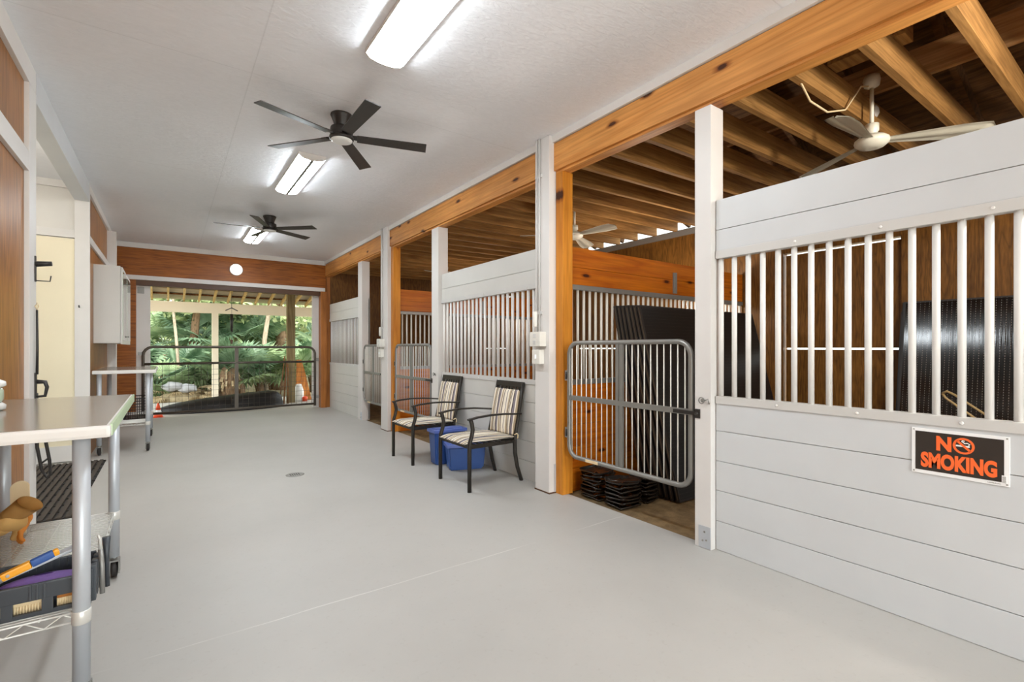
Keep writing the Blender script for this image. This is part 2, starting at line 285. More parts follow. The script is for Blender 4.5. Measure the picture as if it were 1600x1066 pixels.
# ------------------------------------------------------------------ mesh builder
class MB:
    def __init__(s): s.bm = bmesh.new()
    def box(s, x0, x1, y0, y1, z0, z1, b=0.0, mat=None):
        r = bmesh.ops.create_cube(s.bm, size=1.0); vs = r['verts']
        for v in vs:
            v.co = Vector(((x0 + x1) / 2 + v.co.x * (x1 - x0), (y0 + y1) / 2 + v.co.y * (y1 - y0), (z0 + z1) / 2 + v.co.z * (z1 - z0)))
        if b > 0:
            es = list({e for v in vs for e in v.link_edges})
            r2 = bmesh.ops.bevel(s.bm, geom=es, offset=b, segments=2, affect='EDGES', profile=0.7)
            vs = list({v for f in r2['faces'] for v in f.verts} | {v for v in vs if v.is_valid})
        if mat is not None:
            for v in vs: v.co = mat @ v.co
        return vs
    def obox(s, p0, p1, w, h, b=0.0, up=(0, 0, 1)):
        p0, p1 = Vector(p0), Vector(p1); d = p1 - p0; L = d.length; d.normalize()
        u = Vector(up); sd = d.cross(u)
        if sd.length < 1e-4: sd = d.cross(Vector((0, 1, 0)))
        sd.normalize(); u = sd.cross(d).normalized()
        m = Matrix((d, sd, u)).transposed().to_4x4(); m.translation = p0
        return s.box(0, L, -w / 2, w / 2, -h / 2, h / 2, b, m)
    def ring(s, c, d, r, n, ref=None):
        d = d.normalized()
        if ref is None or abs(ref.dot(d)) > 0.99: ref = Vector((0, 0, 1)) if abs(d.z) < 0.9 else Vector((1, 0, 0))
        a = (ref - d * ref.dot(d)).normalized(); b = d.cross(a)
        return [s.bm.verts.new(c + (a * math.cos(2 * PI * i / n) + b * math.sin(2 * PI * i / n)) * r) for i in range(n)], a
    def tube(s, pts, r, n=8, closed=False, cap=True):
        pts = [Vector(p) for p in pts]; k = len(pts); rs = r if isinstance(r, (list, tuple)) else [r] * k
        rings = []; ref = None
        for i, p in enumerate(pts):
            if closed: d = (pts[(i + 1) % k] - pts[i - 1])
            elif i == 0: d = pts[1] - p
            elif i == k - 1: d = p - pts[-2]
            else: d = (pts[i + 1] - p).normalized() + (p - pts[i - 1]).normalized()
            rg, ref = s.ring(p, d, rs[i], n, ref); rings.append(rg)
        m = k if closed else k - 1
        for i in range(m):
            A, B = rings[i], rings[(i + 1) % k]
            off = 0
            if closed and i == k - 1:
                off = min(range(n), key=lambda o: (A[0].co - B[o].co).length)
            for j in range(n):
                s.bm.faces.new((A[j], A[(j + 1) % n], B[(j + 1 + off) % n], B[(j + off) % n])).smooth = True
        if cap and not closed:
            s.bm.faces.new(rings[0][::-1]); s.bm.faces.new(rings[-1])
    def lathe(s, c, prof, n=24, axis='z', cap=True):
        c = Vector(c); rings = []
        for r, h in prof:
            rg = []
            for i in range(n):
                a = 2 * PI * i / n; p = (r * math.cos(a), r * math.sin(a), h)
                if axis == 'y': p = (p[0], p[2], p[1])
                if axis == 'x': p = (p[2], p[0], p[1])
                rg.append(s.bm.verts.new(c + Vector(p)))
            rings.append(rg)
        for A, B in zip(rings, rings[1:]):
            for j in range(n): s.bm.faces.new((A[j], A[(j + 1) % n], B[(j + 1) % n], B[j])).smooth = True
        if cap: s.bm.faces.new(rings[0][::-1]); s.bm.faces.new(rings[-1])
    def prism(s, poly, vec):
        vec = Vector(vec); a = [s.bm.verts.new(Vector(p)) for p in poly]; b = [s.bm.verts.new(Vector(p) + vec) for p in poly]
        n = len(poly); s.bm.faces.new(a[::-1]); s.bm.faces.new(b)
        for i in range(n): s.bm.faces.new((a[i], a[(i + 1) % n], b[(i + 1) % n], b[i]))
    def grid(s, fn, nu, nv, smooth=True, closeu=False):
        g = [[s.bm.verts.new(Vector(fn(i / (nu - (0 if closeu else 1)), j / (nv - 1)))) for j in range(nv)] for i in range(nu)]
        for i in range(nu if closeu else nu - 1):
            for j in range(nv - 1):
                s.bm.faces.new((g[i][j], g[(i + 1) % nu][j], g[(i + 1) % nu][j + 1], g[i][j + 1])).smooth = smooth
    def quad(s, *ps): s.bm.faces.new([s.bm.verts.new(Vector(p)) for p in ps])
    def xform(s, m):
        for v in s.bm.verts: v.co = m @ v.co
    def build(s, name, mat, parent=None, recalc=True):
        if recalc: bmesh.ops.recalc_face_normals(s.bm, faces=s.bm.faces)
        me = bpy.data.meshes.new(name); 
        o = bpy.data.objects.new(name, me); COL.objects.link(o)
        off = Vector((0, 0, 0))
        if parent is not None:
            off = WL[parent.name]; o.parent = parent; WL[o.name] = off.copy()
        else:
            zs = [v.co for v in s.bm.verts]
            off = Vector(((min(v.x for v in zs) + max(v.x for v in zs)) / 2, (min(v.y for v in zs) + max(v.y for v in zs)) / 2, min(v.z for v in zs)))
            o.location = off; WL[o.name] = off.copy()
        for v in s.bm.verts: v.co -= off
        s.bm.to_mesh(me); s.bm.free(); me.materials.append(mat)
        return o

def tag(o, label, cat, group=None):
    o['label'] = label; o['category'] = cat
    if group: o['group'] = group
    return o
def struct(o, label=None, cat=None):
    o['kind'] = 'structure'
    if label: o['label'] = label
    if cat: o['category'] = cat
    return o
def thing(name, label, cat, loc=(0, 0, 0), group=None):
    o = bpy.data.objects.new(name, None); COL.objects.link(o); o.location = loc; o.empty_display_size = 0.1
    WL[o.name] = Vector(loc); tag(o, label, cat, group); return o
def B(name, mat, parent, *a, b=0.0):
    m = MB(); m.box(*a, b=b); return m.build(name, mat, parent)
def copy_tree(o, loc, rz=0.0, label=None):
    r = o.copy(); COL.objects.link(r); r.location = loc; r.rotation_euler.z = rz
    if label: r['label'] = label
    for ch in o.children:
        c = ch.copy(); COL.objects.link(c); c.parent = r
        for g in ch.children:
            d = g.copy(); COL.objects.link(d); d.parent = c
    return r

# ------------------------------------------------------------------ constants
CEIL = 3.2; YB = 11.0; XL = -0.77; XF = 2.88; XO = 5.9; YN = -3.6
# ------------------------------------------------------------------ setting
struct(B('floor', M['floor'], None, -2.4, XF + 0.02, YN, YB + 0.15, -0.12, 0.0), 'pale grey painted concrete aisle floor', 'floor')
struct(B('floor_stall', M['dirt'], None, XF + 0.02, XO + 0.1, YN, YB + 0.15, -0.14, -0.012), 'brown dirt floor inside the horse stalls', 'floor')
struct(B('ceiling', M['ceiling'], None, -2.4, 2.86, YN, YB + 0.1, CEIL, CEIL + 0.06), 'brush-textured light grey aisle ceiling', 'ceiling')
# left wall, near section
struct(B('wall_left', M['ply'], None, XL - 0.1, XL, YN, 4.6, 0.0, CEIL), 'brown varnished plywood wall beside the near work cart', 'wall')
struct(B('trim_1', M['white'], None, XL, XL + 0.028, YN, 4.61, 3.05, CEIL, b=0.003), 'white board along the ceiling above the near plywood wall', 'trim')
struct(B('trim_2', M['white'], None, XL, XL + 0.026, YN, 4.42, 2.465, 2.595, b=0.003), 'white rail across the middle of the near plywood wall', 'trim')
m = MB(); m.box(XL, XL + 0.027, 4.42, 4.62, 0, 3.05, 0.003); m.box(XL - 0.1, XL, 4.595, 4.62, 0, CEIL)
struct(m.build('trim_3', M['white']), 'white upright board ending the near plywood wall', 'trim')
# alcove
struct(B('trim_4', M['board'], None, XL - 0.1, XL + 0.03, 4.62, 7.36, 2.99, CEIL, b=0.003), 'white header board across the top of the alcove opening', 'trim')
struct(B('wall_alcove', M['cabinet'], None, -2.3, XL + 0.01, 7.42, 7.52, 0, CEIL), 'off-white end wall of the alcove holding the cream door', 'wall')
struct(B('wall_alcove_side', M['cabinet'], None, -2.4, -2.3, YN, 7.5, 0, CEIL), 'off-white outer side wall of the alcove', 'wall')
m = MB(); m.box(-0.872, XL + 0.03, 7.375, 7.42, 0, CEIL, 0.003); m.box(-2.3, -0.872, 7.385, 7.42, 2.56, 2.65, 0.003); m.box(-2.3, -0.872, 7.385, 7.42, 3.12, CEIL, 0.003)
struct(m.build('trim_5', M['white']), 'white casing around the cream door and the panel above it', 'trim')
d1 = MB(); d1.box(-1.8, -0.874, 7.395, 7.43, 0.012, 2.55, 0.003); d1 = struct(d1.build('door_1', M['door']), 'cream slab door in the alcove', 'door')
B('kick_plate', M['white'], d1, -1.8, -0.874, 7.385, 7.397, 0.014, 0.19)
# left wall, far section
struct(B('wall_left_far', M['ply'], None, XL - 0.1, XL, 7.52, YB, 0, CEIL), 'brown plywood wall behind the white wall cabinet', 'wall')
struct(B('trim_6', M['white'], None, XL, XL + 0.026, 7.42, YB, 3.11, CEIL, b=0.003), 'white board along the ceiling of the far left wall', 'trim')
struct(B('trim_7', M['white'], None, XL, XL + 0.024, 7.42, YB, 2.53, 2.62, b=0.003), 'white rail above the wall cabinet', 'trim')
struct(B('trim_8', M['white'], None, XL, XL + 0.11, 9.66, 9.8, 0, 3.11, b=0.003), 'white boxed pipe chase on the far left wall', 'trim')
# back wall with the big opening
OX0, OX1, OZ = -0.475, 2.70, 2.535
m = MB(); m.box(XL - 0.1, OX0, YB, YB + 0.12, 0, CEIL); m.box(OX1, XF, YB, YB + 0.12, 0, CEIL); m.box(OX0, OX1, YB, YB + 0.12, OZ, CEIL)
struct(m.build('wall_back', M['plyh']), 'brown plywood end wall around the big rear opening', 'wall')
struct(B('trim_9', M['white'], None, XL, 2.82, YB - 0.025, YB, 3.11, CEIL, b=0.003), 'white board along the ceiling over the rear opening', 'trim')
struct(B('trim_10', M['white'], None, -0.6, 2.8, YB - 0.025, YB, 2.535, 2.615, b=0.003), 'white header rail over the rear opening', 'trim')
struct(B('trim_11', M['brown'], None, OX0, OX1, YB + 0.0, YB + 0.12, 2.44, 2.533), 'dark brown track under the white header rail', 'trim')
struct(B('trim_12', M['white'], None, OX0, -0.27, YB + 0.125, YB + 0.2, 0.0, 2.45, b=0.003), 'wide white left jamb board of the rear opening', 'trim')
struct(B('trim_13', M['white'], None, 2.57, OX1 + 0.02, YB + 0.125, YB + 0.2, 0.0, 2.45, b=0.003), 'narrow white right jamb board of the rear opening', 'trim')
struct(B('trim_14', M['white'], None, 2.79, 2.84, YN, YB, 3.135, CEIL, b=0.003), 'white board along the ceiling above the header beams', 'trim')
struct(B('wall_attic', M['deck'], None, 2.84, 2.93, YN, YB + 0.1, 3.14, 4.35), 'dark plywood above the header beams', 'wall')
# outer stall wall
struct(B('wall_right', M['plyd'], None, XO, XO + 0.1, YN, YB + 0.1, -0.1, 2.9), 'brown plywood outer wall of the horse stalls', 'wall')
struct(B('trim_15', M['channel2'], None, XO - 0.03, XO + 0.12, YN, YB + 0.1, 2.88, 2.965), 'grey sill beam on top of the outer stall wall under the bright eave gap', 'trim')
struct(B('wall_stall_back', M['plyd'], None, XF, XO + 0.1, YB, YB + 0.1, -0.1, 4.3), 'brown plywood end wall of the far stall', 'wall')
struct(B('wall_light_block', M['plyd'], None, XF, XO + 0.1, YN - 0.1, YN, -0.1, 4.3), 'added unseen plywood wall blocking light beyond the nearest stall', 'wall')  # out-of-view wall added to keep daylight out of the stalls
XE = XO + 0.14; ZE = 4.22 + (XE - 2.84) * (2.86 - 4.22) / (XO + 0.9 - 2.84)
m = MB(); m.prism([(2.84, YN - 0.1, 4.22), (XE, YN - 0.1, ZE), (XE, YN - 0.1, ZE + 0.04), (2.84, YN - 0.1, 4.26)], (0, YB - YN + 0.3, 0))
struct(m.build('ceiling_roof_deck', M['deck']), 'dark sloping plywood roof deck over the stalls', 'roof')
def roofz(x): return 4.22 + (x - 2.84) * (2.86 - 4.22) / (XO + 0.9 - 2.84)
for k in range(20):
    y = YN + 0.35 + k * 0.61
    if y > 10.8: break
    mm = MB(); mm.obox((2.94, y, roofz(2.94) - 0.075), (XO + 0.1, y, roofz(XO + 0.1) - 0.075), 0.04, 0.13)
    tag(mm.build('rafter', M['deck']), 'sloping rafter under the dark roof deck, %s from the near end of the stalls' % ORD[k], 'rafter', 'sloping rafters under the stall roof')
# joists
k = 0; y = 0.669 - 0.356 * 3 - 0.02
while y < 10.9:
    mm = MB(); x0, x1 = 2.935, XO - 0.02
    mm.obox((x0, y, 3.005), (x1, y, 3.005 + 0.015 * (x1 - x0)), 0.042, 0.19)
    tag(mm.build('joist', M['joist']), ('bare joist over the stalls, %s from the right edge of the photo' % nth(k - 1)) if k > 1 else 'bare joist beyond the right edge of the photo, %s one' % ORD[k], 'joist', 'bare joists over the horse stalls')
    y += 0.356; k += 1
    if 3.20 < y < 3.36: y += 0.02
mm = MB(); mm.box(4.14, 4.18, YN + 0.02, 10.98, 3.14, 3.34)
tag(mm.build('strongback', M['purlin']), 'long rough board lying across the tops of the stall joists', 'beam')
mm = MB(); mm.box(3.42, 3.56, 0.93, 1.33, 3.1, 3.2, 0.004)
tag(mm.build('mounting_block', M['joist']), 'short wooden block between joists above the near white fan', 'block')
# ------------------------------------------------------------------ beams and posts
for (y0, y1, lab) in ((YN, 3.29, 'knotty amber header beam over the nearest stall'), (3.49, 7.22, 'amber header beam between the two white conduit posts'), (7.5, YB, 'amber header beam over the far stall front')):
    mm = MB(); mm.box(2.81, 2.93, y0, y1, 2.885, 3.13, 0.004); mm.box(2.835, 2.93, y0, y1, 2.865, 2.885)
    tag(mm.build('header_beam', M['beam']), lab, 'beam')
mm = MB(); mm.box(2.70, 2.82, YB - 0.09, YB - 0.002, 0, 2.53, 0.004); mm.box(2.82, 2.90, YB - 0.05, YB - 0.002, 0, 2.86, 0.004)
tag(mm.build('back_corner_post', M['orangel']), 'amber wooden post in the back right corner of the aisle', 'post')

def plate(t, z1, x, y0, y1):
    p = MB(); p.box(x - 0.004, x, y0, y1, 0.004, z1, 0.001); p = p.build('base_plate', M['steel'], t)
    for yy, zz in ((0.5, 0.75), (0.35, 0.4), (0.65, 0.35)):
        q = MB(); q.lathe((x - 0.004, y0 + (y1 - y0) * yy, z1 * zz), [(0.007, 0), (0.006, -0.004)], 8, 'x'); q.build('bolt', M['channel2'], p)
def slim_post(y0, y1, lab, pl=True):
    t = thing('white_post', lab, 'post', (2.9, (y0 + y1) / 2, 0))
    mm = MB(); mm.box(2.83, 2.97, y0, y1, 0.0, 2.865, 0.004); mm.build('shaft', M['post'], t)
    mm = MB(); mm.box(2.95, 2.975, y0 - 0.0, y0 + 0.03, 0.02, 2.2); mm.build('stop_strip', M['channel'], t)
    if pl: plate(t, 0.145, 2.83, y0 + 0.0, y0 + 0.085)
    return t
slim_post(1.77, 1.885, 'slim white post between the near stall gate and the near barred panel')
slim_post(5.6, 5.79, 'slim white post behind the far striped chair')
slim_post(8.6, 8.82, 'slim white post beside the farthest stall gate')
def wide_post(x0, y0, y1, lab, boxes):
    t = thing('conduit_post', lab, 'post', ((x0 + 2.93) / 2, (y0 + y1) / 2, 0))
    mm = MB(); mm.box(x0, 2.9, y0, y1, 0.0, CEIL - 0.002, 0.006); mm.build('shaft', M['post'], t)
    mm = MB(); mm.box(x0 - 0.004, 2.9, y0 - 0.004, y1 + 0.004, 0.0, 0.012); mm.build('base_shoe', M['brown'], t)
    ym = y1 - 0.075
    for dy in (0.0, 0.03):
        mm = MB(); mm.tube([(x0 - 0.011, ym + dy, CEIL - 0.003), (x0 - 0.011, ym + dy, 1.44)], 0.010, 10); mm.build('conduit', M['conduit'], t)
    for z in (2.86, 1.62):
        mm = MB(); mm.box(x0 - 0.014, x0, ym - 0.03, ym + 0.06, z - 0.012, z + 0.012, 0.003); mm.build('conduit_strap', M['conduit'], t)
    c = MB(); c.box(x0 - 0.075, x0, y1 - 0.16, y1 - 0.01, 1.315, 1.445, 0.006); c = c.build('outlet_box', M['switch'], t)
    mm = MB()
    for dz in (0.03, -0.03): mm.box(x0 - 0.079, x0 - 0.074, y1 - 0.105, y1 - 0.065, 1.38 + dz - 0.018, 1.38 + dz + 0.018, 0.002)
    mm.build('socket', M['channel'], c)
    c = MB(); c.box(x0 - 0.055, x0, y1 - 0.13, y1 - 0.02, 1.155, 1.285, 0.006); c = c.build('switch_box', M['switch'], t)
    mm = MB(); mm.box(x0 - 0.064, x0 - 0.054, y1 - 0.085, y1 - 0.065, 1.2, 1.24, 0.002); mm.build('toggle', M['signwhite'], c)
    mm = MB(); mm.lathe((x0 - 0.02, y1 - 0.03, 1.49), [(0.02, 0), (0.024, 0.015), (0.024, 0.13), (0.018, 0.145)], 14); mm.build('sensor_tube', M['switch'], t)
    plate_y = y0 - 0.004
    p = MB(); p.box(2.81, 2.9, plate_y - 0.003, plate_y, 0.012, 0.26, 0.001); p.build('side_plate', M['steel'], t)
    return t
wide_post(2.755, 3.29, 3.49, 'wide white conduit post beside the near striped chair', 0)
wide_post(2.775, 7.22, 7.5, 'wide white conduit post beyond the far striped chair', 0)
for (y0, y1, lab) in ((3.195, 3.285, 'orange wooden post hinging the near stall gate'), (7.125, 7.215, 'orange wooden post hinging the gate behind the chairs')):
    mm = MB(); mm.box(2.83, 2.95, y0, y1, 0, 2.865, 0.004); tag(mm.build('hinge_post', M['orangez']), lab, 'post')

# ------------------------------------------------------------------ stall fronts
def planks(name, mat, t, axis, a0, a1, c0, c1, zs, gap=0.0035):
    mm = MB()
    for z0, z1 in zip(zs, zs[1:]):
        if axis == 'y': mm.box(c0, c1, a0, a1, z0 + gap / 2, z1 - gap / 2, 0.003)
        else: mm.box(a0, a1, c0, c1, z0 + gap / 2, z1 - gap / 2, 0.003)
    if axis == 'y': mm.box(c0 + 0.012, c1 - 0.004, a0 + 0.001, a1 - 0.001, zs[0] + 0.002, zs[-1] - 0.003)
    else: mm.box(a0 + 0.001, a1 - 0.001, c0 + 0.012, c1 - 0.004, zs[0] + 0.002, zs[-1] - 0.003)
    return mm.build(name, mat, t)
LZ = [0.0, 0.187, 0.383, 0.573, 0.767, 0.945]
def stall_front(y0, y1, lab, mat, ybar):
    t = thing('barred_divider', lab, 'stall panel', (2.9, (y0 + y1) / 2, 0))
    planks('lower_boards', mat, t, 'y', y0, y1, XF, XF + 0.04, LZ)
    planks('upper_boards', mat, t, 'y', y0, y1, XF, XF + 0.04, [1.925, 2.06, 2.255])
    mm = MB(); mm.box(XF - 0.008, XF + 0.048, y0, y1, 1.875, 1.926, 0.003); top = mm.build('upper_rail', M['channel'], t)
    mm = MB(); mm.box(XF - 0.008, XF + 0.048, y0, y1, 0.943, 0.99, 0.003); bot = mm.build('lower_rail', M['channel'], t)
    n = int((y1 - y0) / 0.55)
    for par, z in ((top, 1.90), (bot, 0.966)):
        for i in range(n + 1):
            yy = y0 + 0.28 + i * 0.4 + (0.1 if par is bot else 0)
            if yy > y1 - 0.05: continue
            mm = MB(); mm.lathe((XF - 0.008, yy, z), [(0.008, 0.0), (0.0075, -0.003), (0.004, -0.006)], 10, 'x'); mm.build('screw', M['bar'], par)
    y = ybar
    while y > y0 + 0.02:
        if y < y1 - 0.015:
            mm = MB(); mm.tube([(XF + 0.022, y, 0.975), (XF + 0.022, y, 1.89)], 0.0155 if y < 8 else 0.0095, 12); mm.build('bar', M['bar'], t)
        y -= 0.089
    return t
stall_front(-0.6, 1.765, 'light grey barred stall panel carrying the black and orange sign', M['board'], 1.742)
stall_front(3.49, 5.595, 'pale grey barred stall panel behind the two striped chairs', M['boardwarm'], 5.565)
stall_front(8.825, YB - 0.095, 'pale grey barred stall panel at the far right end of the aisle', M['boardwarm'], YB - 0.13)

def partition(y, lab, bars=True, mat=None):
    mat = mat or M['orange']
    t = thing('stall_partition', lab, 'partition', (4.4, y, 0))
    x0, x1 = 2.955, XO - 0.01
    planks('lower_boards', mat, t, 'x', x0, x1, y, y + 0.04, [-0.01, 0.2, 0.4, 0.6, 0.79, 0.965])
    planks('upper_boards', mat, t, 'x', x0, x1, y, y + 0.04, [1.88, 2.04, 2.225])
    mm = MB(); mm.box(x0, x1, y - 0.006, y + 0.046, 1.835, 1.88, 0.003); mm.build('upper_rail', M['channel2'], t)
    mm = MB(); mm.box(x0, x1, y - 0.006, y + 0.046, 0.965, 1.01, 0.003); mm.build('lower_rail', M['channel2'], t)
    mm = MB(); mm.box(4.47, 4.53, y - 0.016, y, 1.895, 2.12, 0.003); mm.box(4.485, 4.515, y - 0.022, y, 1.895, 2.12, 0.002); mm.build('strap', M['channel2'], t)
    x = x0 + 0.05
    while x < x1 - 0.02:
        mm = MB(); mm.tube([(x, y + 0.02, 1.0), (x, y + 0.02, 1.845)], 0.0125, 10); mm.build('bar', M['gatewire'], t)
        x += 0.077
    return t
partition(3.25, 'orange board and bar partition dividing the near stall from the middle stall')
partition(7.17, 'orange board and bar partition dividing the middle stall from the far stall')

# ------------------------------------------------------------------ stall gates
def rounded(y0, y1, z0, z1, r, x, n=6):
    pts = []
    for cy, cz, a0 in ((y1 - r, z1 - r, 0), (y0 + r, z1 - r, 90), (y0 + r, z0 + r, 180), (y1 - r, z0 + r, 270)):
        for i in range(n + 1):
            a = R(a0 + 90 * i / n); pts.append((x, cy + r * math.cos(a), cz + r * math.sin(a)))
    return pts
def stall_gate(y0, y1, lab, latch_low=True, x=2.855):
    t = thing('stall_gate', lab, 'gate', (x, (y0 + y1) / 2, 0.34))
    z0, z1, zm = 0.36, 1.345, 0.87
    mm = MB(); mm.tube(rounded(y0, y1, z0, z1, 0.1, x), 0.019, 10, True); mm.build('frame', M['gate'], t)
    mm = MB(); mm.box(x - 0.014, x + 0.014, y0 + 0.012, y1 - 0.012, zm - 0.02, zm + 0.02, 0.004); mm.build('middle_rail', M['gate'], t)
    ym = y0 + (y1 - y0) * 0.52
    mm = MB(); mm.box(x - 0.012, x + 0.012, ym - 0.036, ym - 0.006, z0, z1, 0.003); mm.box(x - 0.012, x + 0.012, ym + 0.006, ym + 0.036, z0, z1, 0.003); mm.box(x - 0.006, x + 0.006, ym - 0.01, ym + 0.01, z0, z1); mm.build('centre_stile', M['gate'], t)
    for a, b, n in ((y0, ym - 0.03, 10), (ym + 0.03, y1, 9)):
        for i in range(n):
            yy = a + (b - a) * (i + 0.8) / (n + 0.4)
            e = min(yy - y0, y1 - yy); zi = 0.0 if e > 0.1 else 0.1 - math.sqrt(max(0, 0.01 - (0.1 - e) ** 2))
            mm = MB(); mm.tube([(x, yy, z0 + zi), (x, yy, z1 - zi)], 0.0046, 6); mm.build('bar', M['gatewire'], t)
    for z in (1.06, 0.56):
        h = MB(); h.box(x - 0.012, x + 0.012, y1 + 0.015, y1 + 0.045, z - 0.045, z + 0.045, 0.003); h = h.build('hinge', M['channel2'], t)
        mm = MB(); mm.tube([(x - 0.016, y1 + 0.022, z - 0.03), (x - 0.016, y1 + 0.022, z + 0.03)], 0.008, 8); mm.build('pin', M['black'], h)
    la = MB(); la.box(x - 0.032, x - 0.014, y0 - 0.07, y0 + 0.12, zm - 0.012, zm + 0.012, 0.002); la.box(x - 0.034, x - 0.02, y0 - 0.085, y0 - 0.05, zm - 0.03, zm + 0.03, 0.002)
    la = la.build('latch', M['black'], t)
    mm = MB(); mm.lathe((x - 0.032, y0 - 0.067, zm), [(0.012, 0), (0.012, -0.012), (0.006, -0.016)], 10, 'x'); mm.build('knob', M['black'], la)
    mm = MB(); mm.box(x - 0.022, x - 0.017, y1 - 0.36, y1 - 0.22, z0 - 0.011, z0 + 0.011); mm.build('tag', M['tan'], t)
    return t
stall_gate(1.93, 3.135, 'grey tube gate with thin bars closing the near stall')
stall_gate(5.85, 7.07, 'grey tube gate with thin bars just behind the far striped chair')
g3 = stall_gate(7.56, 8.54, 'grey tube gate at the farthest stall, left of the second conduit post')
def ring_latch(y, lab, z=0.96):
    t = thing('snap_ring', lab, 'latch ring', (2.825, y, z))
    mm = MB(); mm.lathe((2.83, y, z), [(0.012, 0), (0.012, -0.01), (0.004, -0.016)], 10, 'x'); mm.build('eye_bolt', M['channel2'], t)
    mm = MB(); mm.tube([(2.812, y + 0.02 * math.cos(R(a)), z + 0.02 * math.sin(R(a))) for a in range(0, 360, 30)], 0.0035, 6, True); mm.build('ring', M['channel2'], t)
    mm = MB(); mm.tube([(2.812, y - 0.02, z), (2.812, y - 0.045, z + 0.012), (2.82, y - 0.05, z - 0.02)], 0.004, 6); mm.build('hook', M['channel2'], t)
ring_latch(1.825, 'small steel snap ring on the slim white post above the near gate latch')
ring_latch(5.7, 'small steel snap ring on the slim white post behind the far chair')

# ------------------------------------------------------------------ sign
sg = thing('no_smoking_sign', 'black and orange NO SMOKING sign in a white border on the grey boards', 'sign', (XF - 0.006, 0.581, 0.723))
sy0, sy1, sz0, sz1 = 0.421 * 1.02, 0.742 * 1.02, 0.715, 0.925
xs = XF - 0.003
mm = MB(); mm.box(xs - 0.003, xs + 0.003, sy0, sy1, sz0, sz1, 0.001); mm.build('border', M['signwhite'], sg)
mm = MB(); mm.box(xs - 0.0042, xs - 0.002, sy0 + 0.017, sy1 - 0.014, sz0 + 0.016, sz1 - 0.014); mm.build('face', M['signblack'], sg)
for yy, zz in ((sy0 + 0.008, sz0 + 0.008), (sy1 - 0.008, sz0 + 0.008), (sy0 + 0.008, sz1 - 0.008), (sy1 - 0.008, sz1 - 0.008)):
    mm = MB(); mm.lathe((xs - 0.003, yy, zz), [(0.0035, 0), (0.002, -0.002)], 8, 'x'); mm.build('screw', M['channel2'], sg)
mm = MB(); mm.box(xs - 0.0055, xs - 0.0025, sy0 + 0.009, sy0 + 0.024, sz0 + 0.012, sz0 + 0.046); st = mm.build('sticker', M['signwhite'], sg)
mm = MB()
for i in range(7): mm.box(xs - 0.0062, xs - 0.005, sy0 + 0.011, sy0 + 0.022, sz0 + 0.015 + i * 0.004, sz0 + 0.0165 + i * 0.004 + (i % 2) * 0.0008)
mm.build('bar_code', M['channel2'], st)
def text_mesh(txt, y_left, y_right, z0, z1, xface, mat, parent, name, offset=0.05, depth=0.0015):
    cu = bpy.data.curves.new(name, 'FONT'); cu.body = txt; cu.size = 1.0; cu.extrude = 0.5; cu.offset = offset; cu.resolution_u = 6
    to = bpy.data.objects.new(name + '_src', cu); COL.objects.link(to)
    dg = bpy.context.evaluated_depsgraph_get(); dg.update()
    me = bpy.data.meshes.new_from_object(to.evaluated_get(dg)); bpy.data.objects.remove(to); bpy.data.curves.remove(cu)
    xsv = [v.co.x for v in me.vertices]; ysv = [v.co.y for v in me.vertices]; zsv = [v.co.z for v in me.vertices]
    ax, bx, ay, by, az, bz = min(xsv), max(xsv), min(ysv), max(ysv), min(zsv), max(zsv)
    off = WL[parent.name]
    for v in me.vertices:
        u = (v.co.x - ax) / (bx - ax); w = (v.co.y - ay) / (by - ay); d = (v.co.z - az) / (bz - az)
        v.co = Vector((xface + depth - depth * 2 * d, y_left + (y_right - y_left) * u, z0 + (z1 - z0) * w)) - off
    me.materials.clear(); me.materials.append(mat); me.name = name
    o = bpy.data.objects.new(name, me); COL.objects.link(o); o.parent = parent; WL[o.name] = off.copy(); return o
xf = xs - 0.0045
W = sy1 - sy0
# positions measured as fractions of the sign's face
text_mesh('N', sy1 - 0.275 * W, sy1 - 0.435 * W, sz0 + 0.115, sz0 + 0.182, xf, M['signorange'], sg, 'lettering')
text_mesh('SMOKING', sy1 - 0.105 * W, sy1 - 0.885 * W, sz0 + 0.030, sz0 + 0.102, xf, M['signorange'], sg, 'lettering')
yc, zc = sy1 - 0.56 * W, sz0 + 0.149; ro = 0.037; ri = 0.028
mm = MB(); n = 40
for i in range(n):
    a0, a1 = 2 * PI * i / n, 2 * PI * (i + 1) / n
    P = lambda r, a: (xf - 0.0012, yc + r * 0.98 * math.cos(a), zc + r * 0.98 * math.sin(a))
    mm.prism([P(ri, a0), P(ro, a0), P(ro, a1), P(ri, a1)], (0.002, 0, 0))
mm.prism([(xf - 0.0012, yc + 0.025, zc + 0.018), (xf - 0.0012, yc + 0.019, zc + 0.025), (xf - 0.0012, yc - 0.025, zc - 0.017), (xf - 0.0012, yc - 0.019, zc - 0.024)], (0.002, 0, 0))
sym = mm.build('prohibition_ring', M['signorange'], sg)
mm = MB(); mm.box(xf - 0.0008, xf + 0.0005, yc + 0.002, yc + 0.026, zc - 0.004, zc + 0.003); mm.box(xf - 0.0008, xf + 0.0005, yc - 0.02, yc - 0.004, zc - 0.004, zc + 0.003)
pts = [(-0.016, 0.004), (-0.02, 0.01), (-0.012, 0.014), (-0.004, 0.012), (0.002, 0.017), (0.007, 0.02), (0.004, 0.024), (-0.003, 0.022)]
mm.tube([(xf - 0.0004, yc + a, zc + b) for a, b in pts], 0.0022, 6); mm.build('cigarette', M['signwhite'], sg)
# illegible line of fine print along the bottom border
mm = MB()
for i in range(14): mm.box(xs - 0.0034, xs - 0.0028, sy0 + 0.027 + i * 0.003, sy0 + 0.029 + i * 0.003, sz0 + 0.006, sz0 + 0.0085 + (i % 3) * 0.0006)
mm.build('fine_print', M['channel2'], sg)

